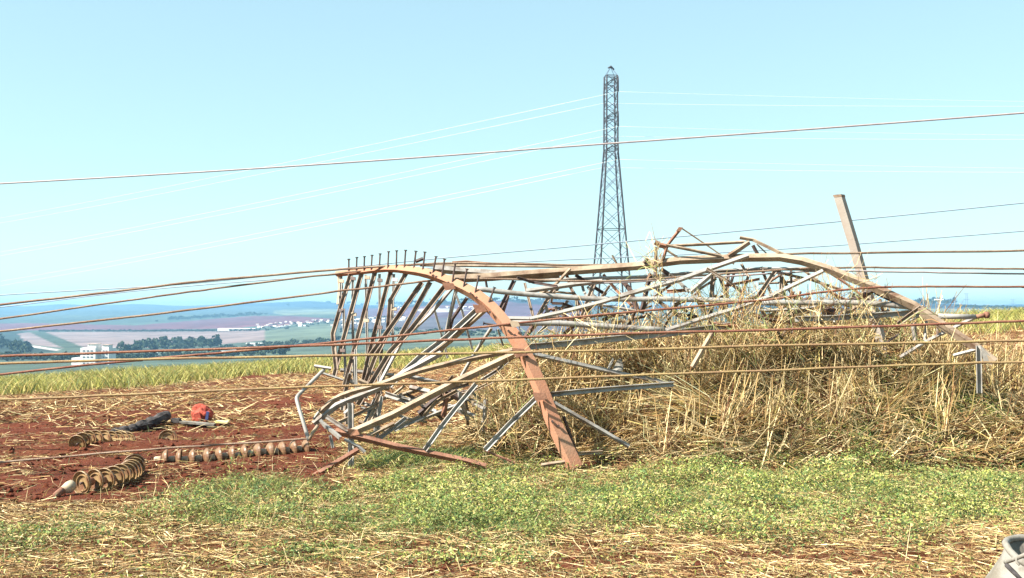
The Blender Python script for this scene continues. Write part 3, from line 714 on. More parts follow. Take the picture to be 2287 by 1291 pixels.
rod('bent_pipe', [(724, 825, 11.9), (700, 849, 11.8), (676, 873, 11.7), (664, 886, 11.6), (664, 898, 11.55), (676, 938, 11.45), (690, 984, 11.4)], 8.5, 'galv', 3)
rod('bent_pipe', [(690, 982, 11.4), (699, 966, 11.4), (710, 950, 11.4)], 8, 'dust')
b([(722, 946, 11.4), (742, 962, 11.35), (760, 978, 11.3)], 11, 'galv', 'v')
b([(729, 931, 11.5), (752, 946, 11.45), (777, 962, 11.4)], 11, 'galv', 'c')
b([(769, 981, 11.3), (803, 999, 11.3), (815, 1010, 11.3)], 9, 'galv', 'v')
b([(738, 972, 11.3), (744, 1000, 11.3)], 8, 'galv', 'c')
b([(700, 936, 11.6), (712, 920, 11.6)], 7, 'galv', 'v')
for q in ([(770, 925, 11.6), (790, 905, 11.7)], [(715, 938, 11.42), (728, 955, 11.4)], [(800, 985, 11.6), (880, 945, 11.8)], [(840, 985, 11.7), (905, 935, 11.9)], [(820, 955, 11.8), (850, 880, 12)], [(810, 960, 11.8), (838, 890, 12)],
          [(755, 945, 11.7), (840, 905, 11.9)], [(860, 880, 12.3), (915, 898, 12.2)], [(915, 865, 12.5), (960, 875, 12.4)], [(885, 886, 12.5), (940, 868, 12.6)], [(760, 826, 12.6), (880, 838, 12.8)], [(905, 838, 12.7), (985, 856, 12.7)],
          [(940, 905, 12.6), (985, 925, 12.4)], [(1010, 870, 12.6), (1080, 910, 12.5)], [(1000, 905, 12.5), (1060, 930, 12.4)], [(930, 940, 12.3), (1020, 905, 12.4)], [(880, 960, 12.1), (945, 930, 12.2)]):
    b(q, random.uniform(9, 14), random.choice(['galv', 'galv', 'dust']), random.choice('vc'))
b([(936, 925, 12.0), (965, 898, 12.0), (996, 873, 12.0), (1026, 890, 12.0)], 16, 'dark', 'v')
b([(997, 880, 11.95), (994, 905, 11.95), (990, 932, 11.95)], 13, 'rust', 'v')
b([(1064, 858, 11.6), (1020, 910, 11.5), (985, 955, 11.4), (949, 1006, 11.3)], 13, 'galv', 'c', 0)
b([(1198, 890, 11.45), (1140, 946, 11.35), (1084, 1005, 11.25)], 14, 'galv', 'c', .1)
b([(1184, 789, 11.6), (1290, 813, 11.75), (1400, 838, 11.9), (1502, 857, 12)], 13, 'galv', 'v', .25)
b([(1221, 882, 11.5), (1290, 875, 11.55), (1358, 869, 11.6), (1505, 858, 11.75)], 14, 'galv', 'c', .2)
b([(1232, 897, 11.45), (1316, 945, 11.5), (1405, 997, 11.5)], 12, 'galv', 'v', .1)
b([(1284, 1014, 11.35), (1345, 1010, 11.5)], 10, 'dust', 'c')
b([(1209, 1039, 11.25), (1262, 1031, 11.28)], 10, 'dust', 'v')
b([(1083, 1006, 11.3), (1150, 1034, 11.25)], 6, 'rust', 'v')
b([(1258, 930, 11.5), (1284, 1004, 11.6), (1290, 1015, 11.6)], 8, 'dark', 'v')
# long upper chords
b([(968, 600, 12.9), (1040, 606, 12.9), (1113, 612, 12.85), (1250, 616, 12.8)], 20, 'galv', 'v', .12, name='chord')
b([(938, 592, 13.0), (1100, 594, 13.0), (1345, 596, 13.0)], 7, 'dust', 'v')
b([(1010, 585, 13.1), (1040, 583, 13.1), (1100, 588, 13.1), (1190, 592, 13.1)], 4, 'rust', 'v')
b([(928, 584, 12.9), (945, 577, 12.9)], 9, 'dark', 'v')
b([(1000, 623, 12.5), (1100, 618, 12.55), (1160, 613, 12.6), (1340, 600, 12.65), (1420, 594, 12.65), (1520, 581, 12.6), (1670, 575, 12.5), (1742, 574, 12.4), (1790, 582, 12.3), (1849, 600, 12.2), (1943, 637, 12.0), (2042, 682, 11.8), (2062, 697, 11.75), (2182, 776, 11.5), (2222, 808, 11.4)], 21, 'dust', 'v', .1, name='leg')
b([(1175, 650, 12.4), (1286, 634, 12.5), (1345, 628, 12.5)], 13, 'galv', 'v', .1)
b([(1180, 628, 12.7), (1300, 622, 12.7), (1440, 618, 12.7), (1580, 606, 12.7), (1700, 600, 12.6), (1840, 600, 12.5)], 9, 'galv', 'v', -.2)
b([(1388, 660, 12.3), (1440, 646, 12.3), (1520, 624, 12.35), (1581, 602, 12.4), (1672, 570, 12.4)], 13, 'galv', 'v', .15)
rod('tube_brace', [(1061, 644, 12.2), (1141, 654, 12.25), (1240, 662, 12.3), (1345, 668, 12.3), (1500, 668, 12.3), (1640, 672, 12.3), (1740, 678, 12.3)], 12, 'galv', 3)
b([(1129, 711, 12.0), (1185, 712, 12.0), (1260, 696, 12.05), (1340, 676, 12.1), (1440, 646, 12.2)], 12, 'galv', 'v', .2)
rod('tube_brace', [(1141, 722, 11.9), (1245, 722, 11.95), (1340, 728, 12.0), (1484, 737, 12.0)], 13, 'galv', 3)
b([(1176, 774, 11.65), (1260, 767, 11.7), (1340, 759, 11.75), (1420, 751, 11.8), (1500, 744, 11.9), (1640, 724, 12)], 20, 'galv', 'c', .55, name='chord')
b([(1590, 722, 11.95), (1645, 728, 11.95)], 10, 'rust', 'v')
b([(1487, 738, 11.9), (1560, 714, 12.0), (1644, 689, 12.1), (1722, 661, 12.1), (1838, 605, 12.1)], 12, 'galv', 'v', .15)
# web members between the chords
for q, w_, m_, md in [
    ([(1149, 627, 12.6), (1113, 700, 12.3)], 11, 'dark', 'c'), ([(1242, 636, 12.6), (1202, 708, 12.3)], 11, 'brown', 'c'), ([(1328, 630, 12.6), (1300, 708, 12.3)], 11, 'brown', 'c'),
    ([(1172, 632, 12.6), (1192, 712, 12.4)], 7, 'brown', 'c'), ([(1270, 636, 12.6), (1286, 660, 12.5), (1294, 716, 12.4)], 7, 'brown', 'c'), ([(1135, 660, 12.5), (1120, 706, 12.3)], 8, 'rust', 'v'),
    ([(1084, 624, 12.7), (1088, 646, 12.7)], 6, 'dark', 'v'), ([(1192, 724, 12.3), (1172, 754, 12.2)], 12, 'dark', 'v'), ([(1240, 694, 12.4), (1228, 690, 12.4), (1180, 745, 12.3)], 9, 'rust', 'v'),
    ([(1452, 612, 12.6), (1440, 662, 12.4), (1432, 700, 12.4)], 12, 'dark', 'v'), ([(1466, 640, 12.6), (1478, 664, 12.5)], 9, 'dark', 'v'), ([(1476, 600, 12.6), (1494, 612, 12.6)], 11, 'dark', 'v'),
    ([(1513, 626, 12.5), (1541, 652, 12.4)], 9, 'galv', 'v'), ([(1541, 653, 12.3), (1588, 613, 12.4)], 13, 'galv', 'v'), ([(1593, 613, 12.5), (1583, 745, 12.3)], 12, 'brown', 'c'),
    ([(1605, 611, 12.5), (1626, 665, 12.4)], 10, 'brown', 'c'), ([(1627, 611, 12.6), (1622, 700, 12.5)], 8, 'brown', 'c'), ([(1640, 608, 12.6), (1630, 640, 12.6)], 7, 'dark', 'v'), ([(1558, 650, 12.4), (1578, 702, 12.3), (1600, 745, 12.3)], 11, 'brown', 'c'),
    ([(1656, 590, 12.6), (1671, 618, 12.5), (1656, 662, 12.4)], 8, 'brown', 'c'), ([(1700, 596, 12.6), (1722, 656, 12.5)], 8, 'brown', 'c'), ([(1732, 605, 12.5), (1692, 664, 12.3)], 12, 'brown', 'c'),
    ([(1391, 627, 12.6), (1408, 648, 12.5), (1424, 692, 12.4)], 12, 'dark', 'v'), ([(1548, 684, 12.4), (1537, 722, 12.4)], 8, 'dark', 'v'), ([(1740, 606, 12.6), (1760, 690, 12.5)], 6, 'brown', 'c'),
    ([(1340, 680, 12.5), (1420, 694, 12.4)], 7, 'galv', 'v'), ([(1350, 690, 12.5), (1382, 728, 12.4)], 10, 'galv', 'v'), ([(1376, 700, 12.4), (1345, 715, 12.4)], 9, 'dark', 'v'),
    ([(1524, 668, 12.4), (1480, 710, 12.3)], 10, 'galv', 'v'), ([(1470, 672, 12.5), (1538, 720, 12.4)], 9, 'dust', 'v'), ([(1610, 660, 12.5), (1634, 720, 12.4)], 11, 'dark', 'v'), ([(1500, 700, 12.5), (1560, 708, 12.4)], 9, 'dark', 'v'),
    ([(1250, 700, 12.6), (1300, 728, 12.5)], 7, 'brown', 'c'), ([(1296, 716, 12.6), (1260, 745, 12.5)], 9, 'dark', 'v'), ([(1420, 690, 12.5), (1400, 735, 12.4)], 9, 'dark', 'v'), ([(1312, 640, 12.7), (1352, 700, 12.6)], 7, 'galv', 'v'),
    ([(1745, 606, 12.6), (1741, 690, 12.5)], 8, 'brown', 'c'), ([(1767, 603, 12.6), (1769, 746, 12.3)], 6, 'brown', 'c'), ([(1745, 610, 12.6), (1810, 624, 12.6), (1882, 648, 12.5)], 7, 'dust', 'v'),
    ([(1796, 604, 12.6), (1838, 636, 12.5), (1880, 672, 12.4)], 7, 'dust', 'v'), ([(1850, 607, 12.5), (1900, 640, 12.4), (1940, 672, 12.3)], 6, 'rust', 'v'),
    ([(1955, 646, 12.2), (1924, 662, 12.2), (1900, 672, 12.2)], 13, 'dark', 'v'), ([(1955, 650, 12.1), (2024, 682, 12.0)], 15, 'dark', 'v'), ([(1838, 690, 12.2), (1868, 700, 12.1)], 24, 'dark', 'v'), ([(1780, 676, 12.3), (1810, 664, 12.3)], 9, 'dark', 'v'),
    ([(1770, 700, 12.2), (1830, 686, 12.2), (1905, 668, 12.2)], 8, 'brown', 'c'), ([(1890, 700, 12.1), (1940, 668, 12.2)], 8, 'dust', 'v'), ([(1905, 655, 12.3), (1908, 690, 12.3)], 9, 'dust', 'v'), ([(1965, 668, 12.2), (1974, 702, 12.2)], 8, 'rust', 'v'),
    ([(1860, 655, 12.3), (1930, 690, 12.3)], 7, 'rust', 'v'), ([(1700, 694, 12.3), (1790, 690, 12.3), (1860, 680, 12.3)], 8, 'galv', 'v'), ([(1690, 708, 12.3), (1770, 722, 12.2)], 7, 'dark', 'v'), ([(1940, 725, 12), (1985, 692, 12)], 8, 'dust', 'v'),
    ([(2057, 687, 11.75), (2030, 706, 11.8), (2006, 724, 11.8)], 13, 'brown', 'c'), ([(2062, 700, 11.8), (2032, 716, 11.8)], 8, 'galv', 'v'), ([(2060, 702, 11.8), (2092, 722, 11.75)], 10, 'dark', 'v'), ([(2178, 708, 11.9), (2074, 760, 11.8), (2010, 798, 11.8)], 10, 'galv', 'v'),
    ([(2060, 684, 11.9), (2095, 706, 11.9)], 6, 'dust', 'v'), ([(2182, 780, 11.5), (2129, 794, 11.6)], 9, 'galv', 'v'), ([(2092, 704, 11.75), (2094, 748, 11.7)], 5, 'brown', 'c'), ([(2103, 732, 11.75), (2106, 746, 11.7)], 7, 'galv', 'v'),
    ([(2070, 705, 12), (2066, 760, 12)], 9, 'galv', 'v'), ([(2040, 720, 12), (2044, 760, 12)], 13, 'galv', 'v'), ([(1972, 770, 11.8), (2010, 745, 11.9)], 6, 'dark', 'v')]:
    b(q, w_, m_, md)
rl = random.Random(31)
for k in range(26):
    u0 = rl.uniform(760, 1090); v0 = rl.uniform(835, 955); a_ = rl.choice([-.6, -.5, -1.2, .3, .5, 1.4]) + rl.gauss(0, .15); l_ = rl.uniform(35, 110); y0_ = rl.uniform(11.9, 12.7)
    dx_, dy_ = math.cos(a_) * l_, math.sin(a_) * l_
    b([(u0 - dx_ / 2, v0 - dy_ / 2, y0_), (u0 + rl.gauss(0, 4), v0 + rl.gauss(0, 4), y0_), (u0 + dx_ / 2, v0 + dy_ / 2, y0_ + rl.uniform(-.3, .3))], rl.uniform(6, 11), rl.choice(['galv', 'galv', 'dark', 'dust', 'brown']), rl.choice('vc'))
for (a, c_, w_, h_, y_) in ((1003, 640, 15, 9, 11.98), (1072, 690, 16, 10, 11.85), (1160, 788, 17, 11, 11.5), (1206, 886, 17, 10, 11.35), (790, 966, 14, 8, 11.4), (1150, 724, 12, 8, 11.6)):
    plate('gusset_plate', [(a - w_, c_ - h_, y_), (a + w_ * .6, c_ - h_ * .8, y_ - .03), (a + w_, c_ + h_ * .5, y_ - .03), (a - w_ * .5, c_ + h_, y_)], .012, rl.choice(['leg', 'dust', 'rust']))
rt = random.Random(23)
for k in range(64):
    u0 = rt.uniform(1190, 1900); v0 = rt.uniform(615, 735) + (25 if u0 > 1850 else 0); a_ = rt.choice([-1.1, -.8, .7, 1.0, 1.3, .15, -.2]) + rt.gauss(0, .15); l_ = rt.uniform(35, 105)
    y0_ = rt.uniform(12.2, 13.1); dx_, dy_ = math.cos(a_) * l_, math.sin(a_) * l_
    if v0 - abs(dy_) / 2 < 598 + max(0, (u0 - 1790) * .45): continue
    b([(u0 - dx_ / 2, v0 - dy_ / 2, y0_), (u0 + rt.gauss(0, 5), v0 + rt.gauss(0, 5), y0_ + rt.uniform(-.1, .1)), (u0 + dx_ / 2, v0 + dy_ / 2, y0_ + rt.uniform(-.3, .3))], rt.uniform(5, 9), rt.choice(['brown', 'brown', 'dark', 'dust', 'rust', 'galv']), rt.choice('vc'))
rod('tube_brace', [(1700, 676, 12.1), (1798, 676, 12.1), (1934, 677, 12.0), (2056, 688, 11.9)], 13, 'galv', 3)
rod('tube_brace', [(1980, 680, 12.05), (2055, 692, 11.95)], 8, 'galv')
b([(1776, 712, 12.0), (1850, 710, 12.0), (1923, 706, 12.0), (2050, 697, 11.95)], 17, 'galv', 'c', .5, name='chord')
rod('tube_brace', [(2095, 706, 11.9), (2178, 708, 11.9)], 12, 'galv')
rod('rusty_stub', [(2176, 708, 11.9), (2200, 704, 11.9)], 10, 'rust'); rod('rusty_stub', [(2199, 704, 11.9), (2208, 703, 11.9)], 15, 'rust')
b([(2185, 772, 11.45), (2186, 820, 11.45), (2187, 878, 11.45)], 17, 'galv', 'c', -.2, name='stub_leg')
plate('gusset_plate', [(2190, 772, 11.42), (2222, 806, 11.4), (2196, 806, 11.45)], .012, 'galv')
b([(1592, 742, 11.75), (1570, 778, 11.7), (1546, 820, 11.65)], 13, 'dust', 'v', .1)
# the peak and arm pieces above the chords
b([(1520, 510, 12.6), (1500, 535, 12.6), (1490, 548, 12.6), (1480, 582, 12.6)], 8, 'rust', 'v')
plate('gusset_plate', [(1510, 516, 12.58), (1516, 507, 12.58), (1525, 508, 12.58), (1520, 517, 12.58)], .02, 'rust')
b([(1522, 509, 12.6), (1600, 562, 12.6), (1640, 590, 12.6)], 4, 'dust', 'v')
b([(1463, 540, 12.6), (1475, 547, 12.6), (1489, 550, 12.6)], 13, 'rust', 'v')
b([(1490, 549, 12.6), (1575, 545, 12.6), (1663, 540, 12.55)], 8, 'dust', 'v')
b([(1488, 547, 12.55), (1550, 559, 12.5), (1612, 572, 12.5)], 8, 'dust', 'v')
b([(1482, 553, 12.6), (1515, 576, 12.6)], 6, 'dust', 'v')
b([(1652, 530, 12.5), (1682, 535, 12.5), (1740, 563, 12.4), (1756, 570, 12.4)], 9, 'dust', 'v')
b([(1673, 540, 12.5), (1650, 556, 12.5), (1626, 572, 12.5)], 13, 'dust', 'v', .3)
b([(1681, 548, 12.5), (1693, 570, 12.5)], 9, 'dark', 'v')
b([(1690, 545, 12.55), (1712, 566, 12.55)], 4, 'dust', 'v')
b([(1465, 552, 12.55), (1464, 615, 12.5)], 9, 'dark', 'v')
b([(1446, 576, 12.6), (1438, 588, 12.6)], 9, 'dark', 'v')
b([(1367, 570, 12.8), (1378, 590, 12.8)], 5, 'dust', 'v')

# loose steel member standing up behind the wreck
pb = P(1962, 740, 13.2)
post = empty('leaning_post', (pb.x, pb.y, pb.z - .6), 'tall pale square post leaning left above the right side of the wreck', 'post')
def prism(path, w, d, ang):
    V = []
    for p in path:
        for a, c_ in ((-1, -1), (1, -1), (1, 1), (-1, 1)):
            q = Vector((a * w / 2, c_ * d / 2, 0)); q = Matrix.Rotation(ang, 3, 'Z') @ q; V.append(tuple(p + q))
    m_ = len(path); Q = [(i * 4 + k, i * 4 + (k + 1) % 4, i * 4 + 4 + (k + 1) % 4, i * 4 + 4 + k) for i in range(m_ - 1) for k in range(4)]
    Q += [(3, 2, 1, 0), tuple(m_ * 4 - 4 + k for k in range(4))]
    me = bpy.data.meshes.new('shaft'); me.from_pydata(V, [], Q); return me
me = prism([P(1985, 820, 13.2), P(1933, 640, 13.2), P(1905, 540, 13.2), P(1875, 441, 13.2)], .105, .085, math.radians(-47))
sh = link('shaft', me, M['post'], post)
me2 = prism([P(1875, 440.5, 13.2), P(1873.5, 435, 13.2)], .111, .091, math.radians(-47)); me2.name = 'end_cap'
link('end_cap', me2, M['dust'], post)

# ------------------------------------------------------------------ insulator strings on the soil
me_disc = lathe('disc', [(.02, .052), (.045, .048), (.085, .036), (.115, .014), (.1275, -.006), (.1265, -.018), (.1225, -.021), (.117, -.017), (.108, .002), (.092, .006), (.086, -.006), (.078, -.006), (.072, .010), (.045, .012), (.0, .012)], 22); me_disc.materials.append(M['disc'])
for p_ in me_disc.polygons: p_.use_smooth = False
me_discd = me_disc.copy(); me_discd.materials.clear(); me_discd.materials.append(M['disc_dark'])
me_cap = lathe('cap', [(.0, .135), (.03, .135), (.042, .12), (.045, .07), (.05, .055), (.0, .05)], 14); me_cap.materials.append(M['cap'])
me_capd = me_cap.copy(); me_capd.materials.clear(); me_capd.materials.append(M['gap_rustcap'])
me_pin = lathe('pin', [(.0, .01), (.014, .01), (.014, -.025), (.0, -.025)], 8); me_pin.materials.append(M['dark'])
def insulator_string(path_uv, n, label, sink=.0, flip=1, capm=None):
    """path_uv: (u, depth) control points along the string; it rests on the soil"""
    us = [q[0] for q in path_uv]; ysn = [q[1] for q in path_uv]
    pts = []
    for t in np.linspace(0, 1, 200):
        a = np.interp(t * (len(us) - 1), range(len(us)), us); y = np.interp(t * (len(us) - 1), range(len(us)), ysn)
        x = (a - CU) / F * y; pts.append(Vector((x, y, float(ground_z(x, y)) + (.127 * .9) - sink)))
    L_ = [0]
    for p, q in zip(pts[:-1], pts[1:]): L_.append(L_[-1] + (q - p).length)
    base = pts[0]
    t = empty('insulator_string', (base.x, base.y, base.z - .127), label, 'insulator', 'insulator strings lying on the soil')
    for k in range(n):
        s = .146 * k + .05
        if s > L_[-1] - .01: break
        i = int(np.searchsorted(L_, s)); p = pts[min(i, 199)]; d = (pts[min(i + 3, 199)] - pts[max(i - 3, 0)]).normalized() * flip
        q = (d + Vector((random.uniform(-.09, .09), random.uniform(-.09, .09), random.uniform(-.05, .05)))).to_track_quat('Z', 'Y')
        for nm, me in (('disc', me_discd if capm else me_disc), ('cap', capm or me_capd), ('pin', me_pin)):
            o = bpy.data.objects.new(nm, me); COL.objects.link(o); o.parent = t
            o.location = p - t.location; o.rotation_mode = 'QUATERNION'; o.rotation_quaternion = q; o.scale = (.9, .9, .95)
    return t, pts
t, pts = insulator_string([(176, 9.93), (215, 10.1), (252, 10.32), (282, 10.65), (300, 11.05), (304, 11.4)], 10, 'nearest insulator string of ribbed brown discs on bare red soil', .025, 1)
hd = pts[0]; dr = (pts[0] - pts[6]).normalized()
link('end_socket', tube_mesh('end_socket', [hd + dr * .05, hd + dr * .1 + Vector((0, 0, -.02)), hd + dr * .16 + Vector((0, 0, -.035))], [.05, .055, .035], 10), M['cap'], t)
link('clevis', tube_mesh('clevis', [hd + dr * .16 + Vector((0, 0, -.035)), hd + dr * .24 + Vector((0, 0, -.075))], [.035, .03], 8), M['rust'], t)
insulator_string([(172, 13.2), (200, 13.55), (245, 13.9), (290, 14.4)], 9, 'short insulator string behind the nearest one, half covered in chaff', .075, 1)
insulator_string([(374, 14.3), (384, 14.65)], 2, 'insulator disc facing the viewer below the charred log', .07, 1)
insulator_string([(362, 12.2), (440, 12.3), (560, 12.55), (690, 12.9)], 13, 'long insulator string half sunk in a furrow beneath the lowest cable', .10, -1, me_cap)

# ------------------------------------------------------------------ other things on the soil
def gpt(a, y, dz=0): x = (a - CU) / F * y; return Vector((x, y, float(ground_z(x, y)) + dz))
lg = empty('charred_log', gpt(300, 16.2), 'charred black log lying on the red soil left of the red bundle', 'log')
lp_ = [gpt(238, 15.5, .04), gpt(270, 15.7, .065), gpt(300, 15.9, .08), gpt(335, 16.1, .1), gpt(370, 16.4, .12)]
V, Q, T3 = tube(smooth_path(lp_, 5), [.045 + .002 * i + .012 * math.sin(i * 2.1) for i in range(21)], 10)
link('trunk', mesh_np('trunk', np.array([tuple(q + Vector((random.uniform(-.012, .012), 0, random.uniform(-.012, .012)))) for q in V]), [np.array(Q), np.array(T3)]), M['char'], lg)
link('cut_end', tube_mesh('cut_end', [gpt(368, 16.35, .125), gpt(374, 16.45, .125)], [.085, .075], 10), M['char'], lg)
# red bundle
bd = empty('red_bundle', gpt(452, 16.9), 'crumpled red cloth bundle with a blue strap lying on a pale board', 'bundle')
bm = bmesh.new(); bmesh.ops.create_icosphere(bm, subdivisions=4, radius=1)
c0 = gpt(453, 16.8, .10)
for q in bm.verts:
    nn = float(fbm(q.co.x * 1.7 + 5, q.co.y * 1.7 + q.co.z * 2.1, 77)); k = .75 + .6 * nn
    q.co = Vector((q.co.x * .155 * k, q.co.y * .12 * k, max(q.co.z, -.75) * .125 * k * (1.25 - .3 * q.co.x))) + c0
link('cloth', bm_mesh('cloth', bm), M['redcloth'], bd)
bm = bmesh.new(); box_bm(bm, gpt(464, 16.66, .09), (.04, .03, .15), Matrix.Rotation(.15, 3, 'Y')); bmesh.ops.bevel(bm, geom=bm.edges[:], offset=.008)
link('strap', bm_mesh('strap', bm), M['blue'], bd)
bm = bmesh.new(); box_bm(bm, gpt(443, 16.66, .08), (.10, .05, .12), Matrix.Rotation(-.3, 3, 'Y')); bmesh.ops.bevel(bm, geom=bm.edges[:], offset=.02)
link('flap', bm_mesh('flap', bm), M['redcloth'], bd)
def slab(name, a0, a1, y, w, th, dz, m, label, cat):
    p0, p1 = gpt(a0, y, dz), gpt(a1, y, dz); bm = bmesh.new(); d = p1 - p0
    box_bm(bm, (p0 + p1) / 2, (d.length, w, th), d.to_track_quat('X', 'Z').to_matrix()); bmesh.ops.bevel(bm, geom=bm.edges[:], offset=th * .25)
    return tag(link(name, bm_mesh(name, bm), M[m]), label, cat)
slab('pale_board', 405, 482, 16.4, .14, .03, .05, 'white', 'narrow pale board lying under the red bundle', 'board')
slab('yellow_board', 484, 512, 16.5, .14, .03, .06, 'yellow', 'short yellow board on the soil right of the red bundle', 'board')
slab('dark_block', 386, 404, 16.4, .12, .06, .07, 'char', 'small dark block between the charred log and the pale board', 'block')

# white sheets caught in the heap
def sheet(name, uvs, label, m='white'):
    bm = bmesh.new(); vs = [bm.verts.new(P(*q)) for q in uvs]; bm.faces.new(vs)
    bmesh.ops.triangulate(bm, faces=bm.faces[:]); bmesh.ops.subdivide_edges(bm, edges=bm.edges[:], cuts=3, use_grid_fill=True)
    for q in bm.verts: q.co += Vector((0, .05 * (float(vnoise(q.co.x * 14, q.co.z * 14, 4)) - .5), 0))
    me = bm_mesh(name, bm); o = link(name, me, M[m]); md = o.modifiers.new('thickness', 'SOLIDIFY'); md.thickness = .01
    return tag(o, label, 'plastic sheet')
sheet('plastic_sheet', [(1368, 828, 12.3), (1378, 806, 12.4), (1386, 800, 12.45), (1391, 815, 12.4), (1390, 829, 12.3)], 'white scrap of plastic sheet caught in straw right of the red leg')
sheet('plastic_sheet', [(1354, 826, 12.35), (1368, 800, 12.45), (1371, 803, 12.45), (1360, 827, 12.35)], 'thin white strip of plastic beside the larger white scrap')

# white sack in the corner
sk = P(2354, 1345, 5.6)
sack = empty('white_sack', (sk.x, sk.y, 0), 'white woven sack with rolled rim, grey mouth and cord, bottom right corner', 'sack')
def SP3(a, b_, y=5.6): return P(a, b_, y)
bm = bmesh.new()
rings = 14; seg = 28; cx_, cy_ = sk.x + .02, 5.75
zt_ = P(2260, 1243, 5.6).z
ringv = []
for i in range(rings):
    t_ = i / (rings - 1); z_ = zt_ * t_
    rad = .31 - .09 * t_ ** 1.6 + .03 * math.sin(t_ * 5)
    row = []
    for k in range(seg):
        an = 2 * math.pi * k / seg
        rk = rad * (1 + .10 * (float(vnoise(an * 2.2, t_ * 3, 8)) - .5) + .03 * math.sin(an * 3 + t_ * 4))
        row.append(bm.verts.new((cx_ + rk * math.cos(an), cy_ + rk * math.sin(an) * .9, z_ - .12 * t_ * (math.sin(an) < 0) * (-math.sin(an)) + .03 * t_)))
    ringv.append(row)
for i in range(rings - 1):
    for k in range(seg): bm.faces.new((ringv[i][k], ringv[i][(k + 1) % seg], ringv[i + 1][(k + 1) % seg], ringv[i + 1][k]))
rim = [v_.co.copy() for v_ in ringv[-1]]
for f in bm.faces: f.smooth = True
link('body', bm_mesh('body', bm), M['white'], sack)
link('rim', tube_mesh('rim', rim + [rim[0]], .018, 8), M['white'], sack)
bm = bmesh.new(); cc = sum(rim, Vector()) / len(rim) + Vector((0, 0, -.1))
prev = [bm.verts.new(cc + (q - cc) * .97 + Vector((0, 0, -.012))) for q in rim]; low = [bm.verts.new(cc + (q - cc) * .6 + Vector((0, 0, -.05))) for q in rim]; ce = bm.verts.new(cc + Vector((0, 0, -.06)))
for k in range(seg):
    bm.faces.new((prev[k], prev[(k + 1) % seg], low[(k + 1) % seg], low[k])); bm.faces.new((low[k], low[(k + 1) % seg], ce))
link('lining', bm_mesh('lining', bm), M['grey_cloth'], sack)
fr = [q for q in rim if q.y < cy_]
cord = [P(2246, 1256, 5.58), P(2262, 1250, 5.49), P(2280, 1243, 5.44), P(2300, 1234, 5.42)]
link('cord', tube_mesh('cord', smooth_path(cord, 4), .011, 8), M['white'], sack)
link('cord_end', tube_mesh('cord_end', smooth_path([P(2270, 1246, 5.45), P(2271, 1256, 5.44), P(2277, 1262, 5.43)], 4), .006, 6), M['white'], sack)
link('seam_band', tube_mesh('seam_band', smooth_path([P(2248, 1262, 5.52), P(2260, 1274, 5.47), P(2272, 1286, 5.44), P(2290, 1306, 5.42)], 4), .012, 6), M['char'], sack)

# ------------------------------------------------------------------ straw, stalks, weeds, cane
def ribbons(base, d, L, w, col, droop=0.0, segs=1, taper=.3, side=None):
    n = len(base); d = d / np.linalg.norm(d, axis=1, keepdims=True)
    if side is None:
        side = np.cross(d, rng.normal(size=(n, 3)))
    side = side / np.maximum(np.linalg.norm(side, axis=1, keepdims=True), 1e-6)
    V = np.zeros((n, (segs + 1) * 2, 3)); L = L.reshape(-1, 1); w = w.reshape(-1, 1)
    for s in range(segs + 1):
        t = s / segs
        p = base + d * L * t; p[:, 2] -= (droop * L[:, 0]) * t * t
        ww = w * (1 - (1 - taper) * t) / 2
        V[:, 2 * s] = p - side * ww; V[:, 2 * s + 1] = p + side * ww
    k = np.arange(n)[:, None] * (segs + 1) * 2
    Fq = np.concatenate([k + np.array([[2 * s, 2 * s + 1, 2 * s + 3, 2 * s + 2]]) for s in range(segs)], 0)
    return V.reshape(-1, 3), Fq, np.repeat(col, (segs + 1) * 2, 0)
def stems(base, d, L, r, col, bend):
    """three sided stems of two bent pieces"""
    n = len(base); d = d / np.linalg.norm(d, axis=1, keepdims=True)
    a = np.cross(d, np.array([[.2, .3, 1.]])); a /= np.maximum(np.linalg.norm(a, axis=1, keepdims=True), 1e-6); b_ = np.cross(d, a)
    V = np.zeros((n, 9, 3))
    mid = base + d * L[:, None] * .5 + bend; end = base + d * L[:, None]
    for j, (p, q) in enumerate(((base, 1.), (mid, .95), (end, .6))):
        for k in range(3):
            an = 2 * math.pi * k / 3
            V[:, j * 3 + k] = p + (a * math.cos(an) + b_ * math.sin(an)) * r[:, None] * q
    f = np.array([[0, 1, 4, 3], [1, 2, 5, 4], [2, 0, 3, 5], [3, 4, 7, 6], [4, 5, 8, 7], [5, 3, 6, 8]])
    Fq = (np.arange(n)[:, None, None] * 9 + f[None]).reshape(-1, 4)
    return V.reshape(-1, 3), Fq, np.repeat(col, 9, 0)
def merge(parts):
    Vs, Fs, Cs, off = [], [], [], 0
    for V, Fq, c in parts: Vs.append(V); Fs.append(Fq + off); Cs.append(c); off += len(V)
    return np.concatenate(Vs), np.concatenate(Fs), np.concatenate(Cs)
def mixcol(n, cols, wts, var=.25):
    k = rng.choice(len(cols), n, p=np.array(wts) / sum(wts)); c = np.array(cols)[k]
    return np.clip(c * (1 + var * rng.normal(size=(n, 1))), .01, .9)
STRAW = [(0.40, 0.265, 0.115), (0.62, 0.48, 0.26), (0.23, 0.125, 0.055), (0.10, 0.04, 0.024), (0.36, 0.28, 0.10)]
def scatter(n, y0, y1, pw=1.5, m=.60):
    t = rng.random(n); q = 1 - pw
    y = (y0 ** q + t * (y1 ** q - y0 ** q)) ** (1 / q)
    x = (rng.random(n) * 2 - 1) * (m * y)
    return x, y

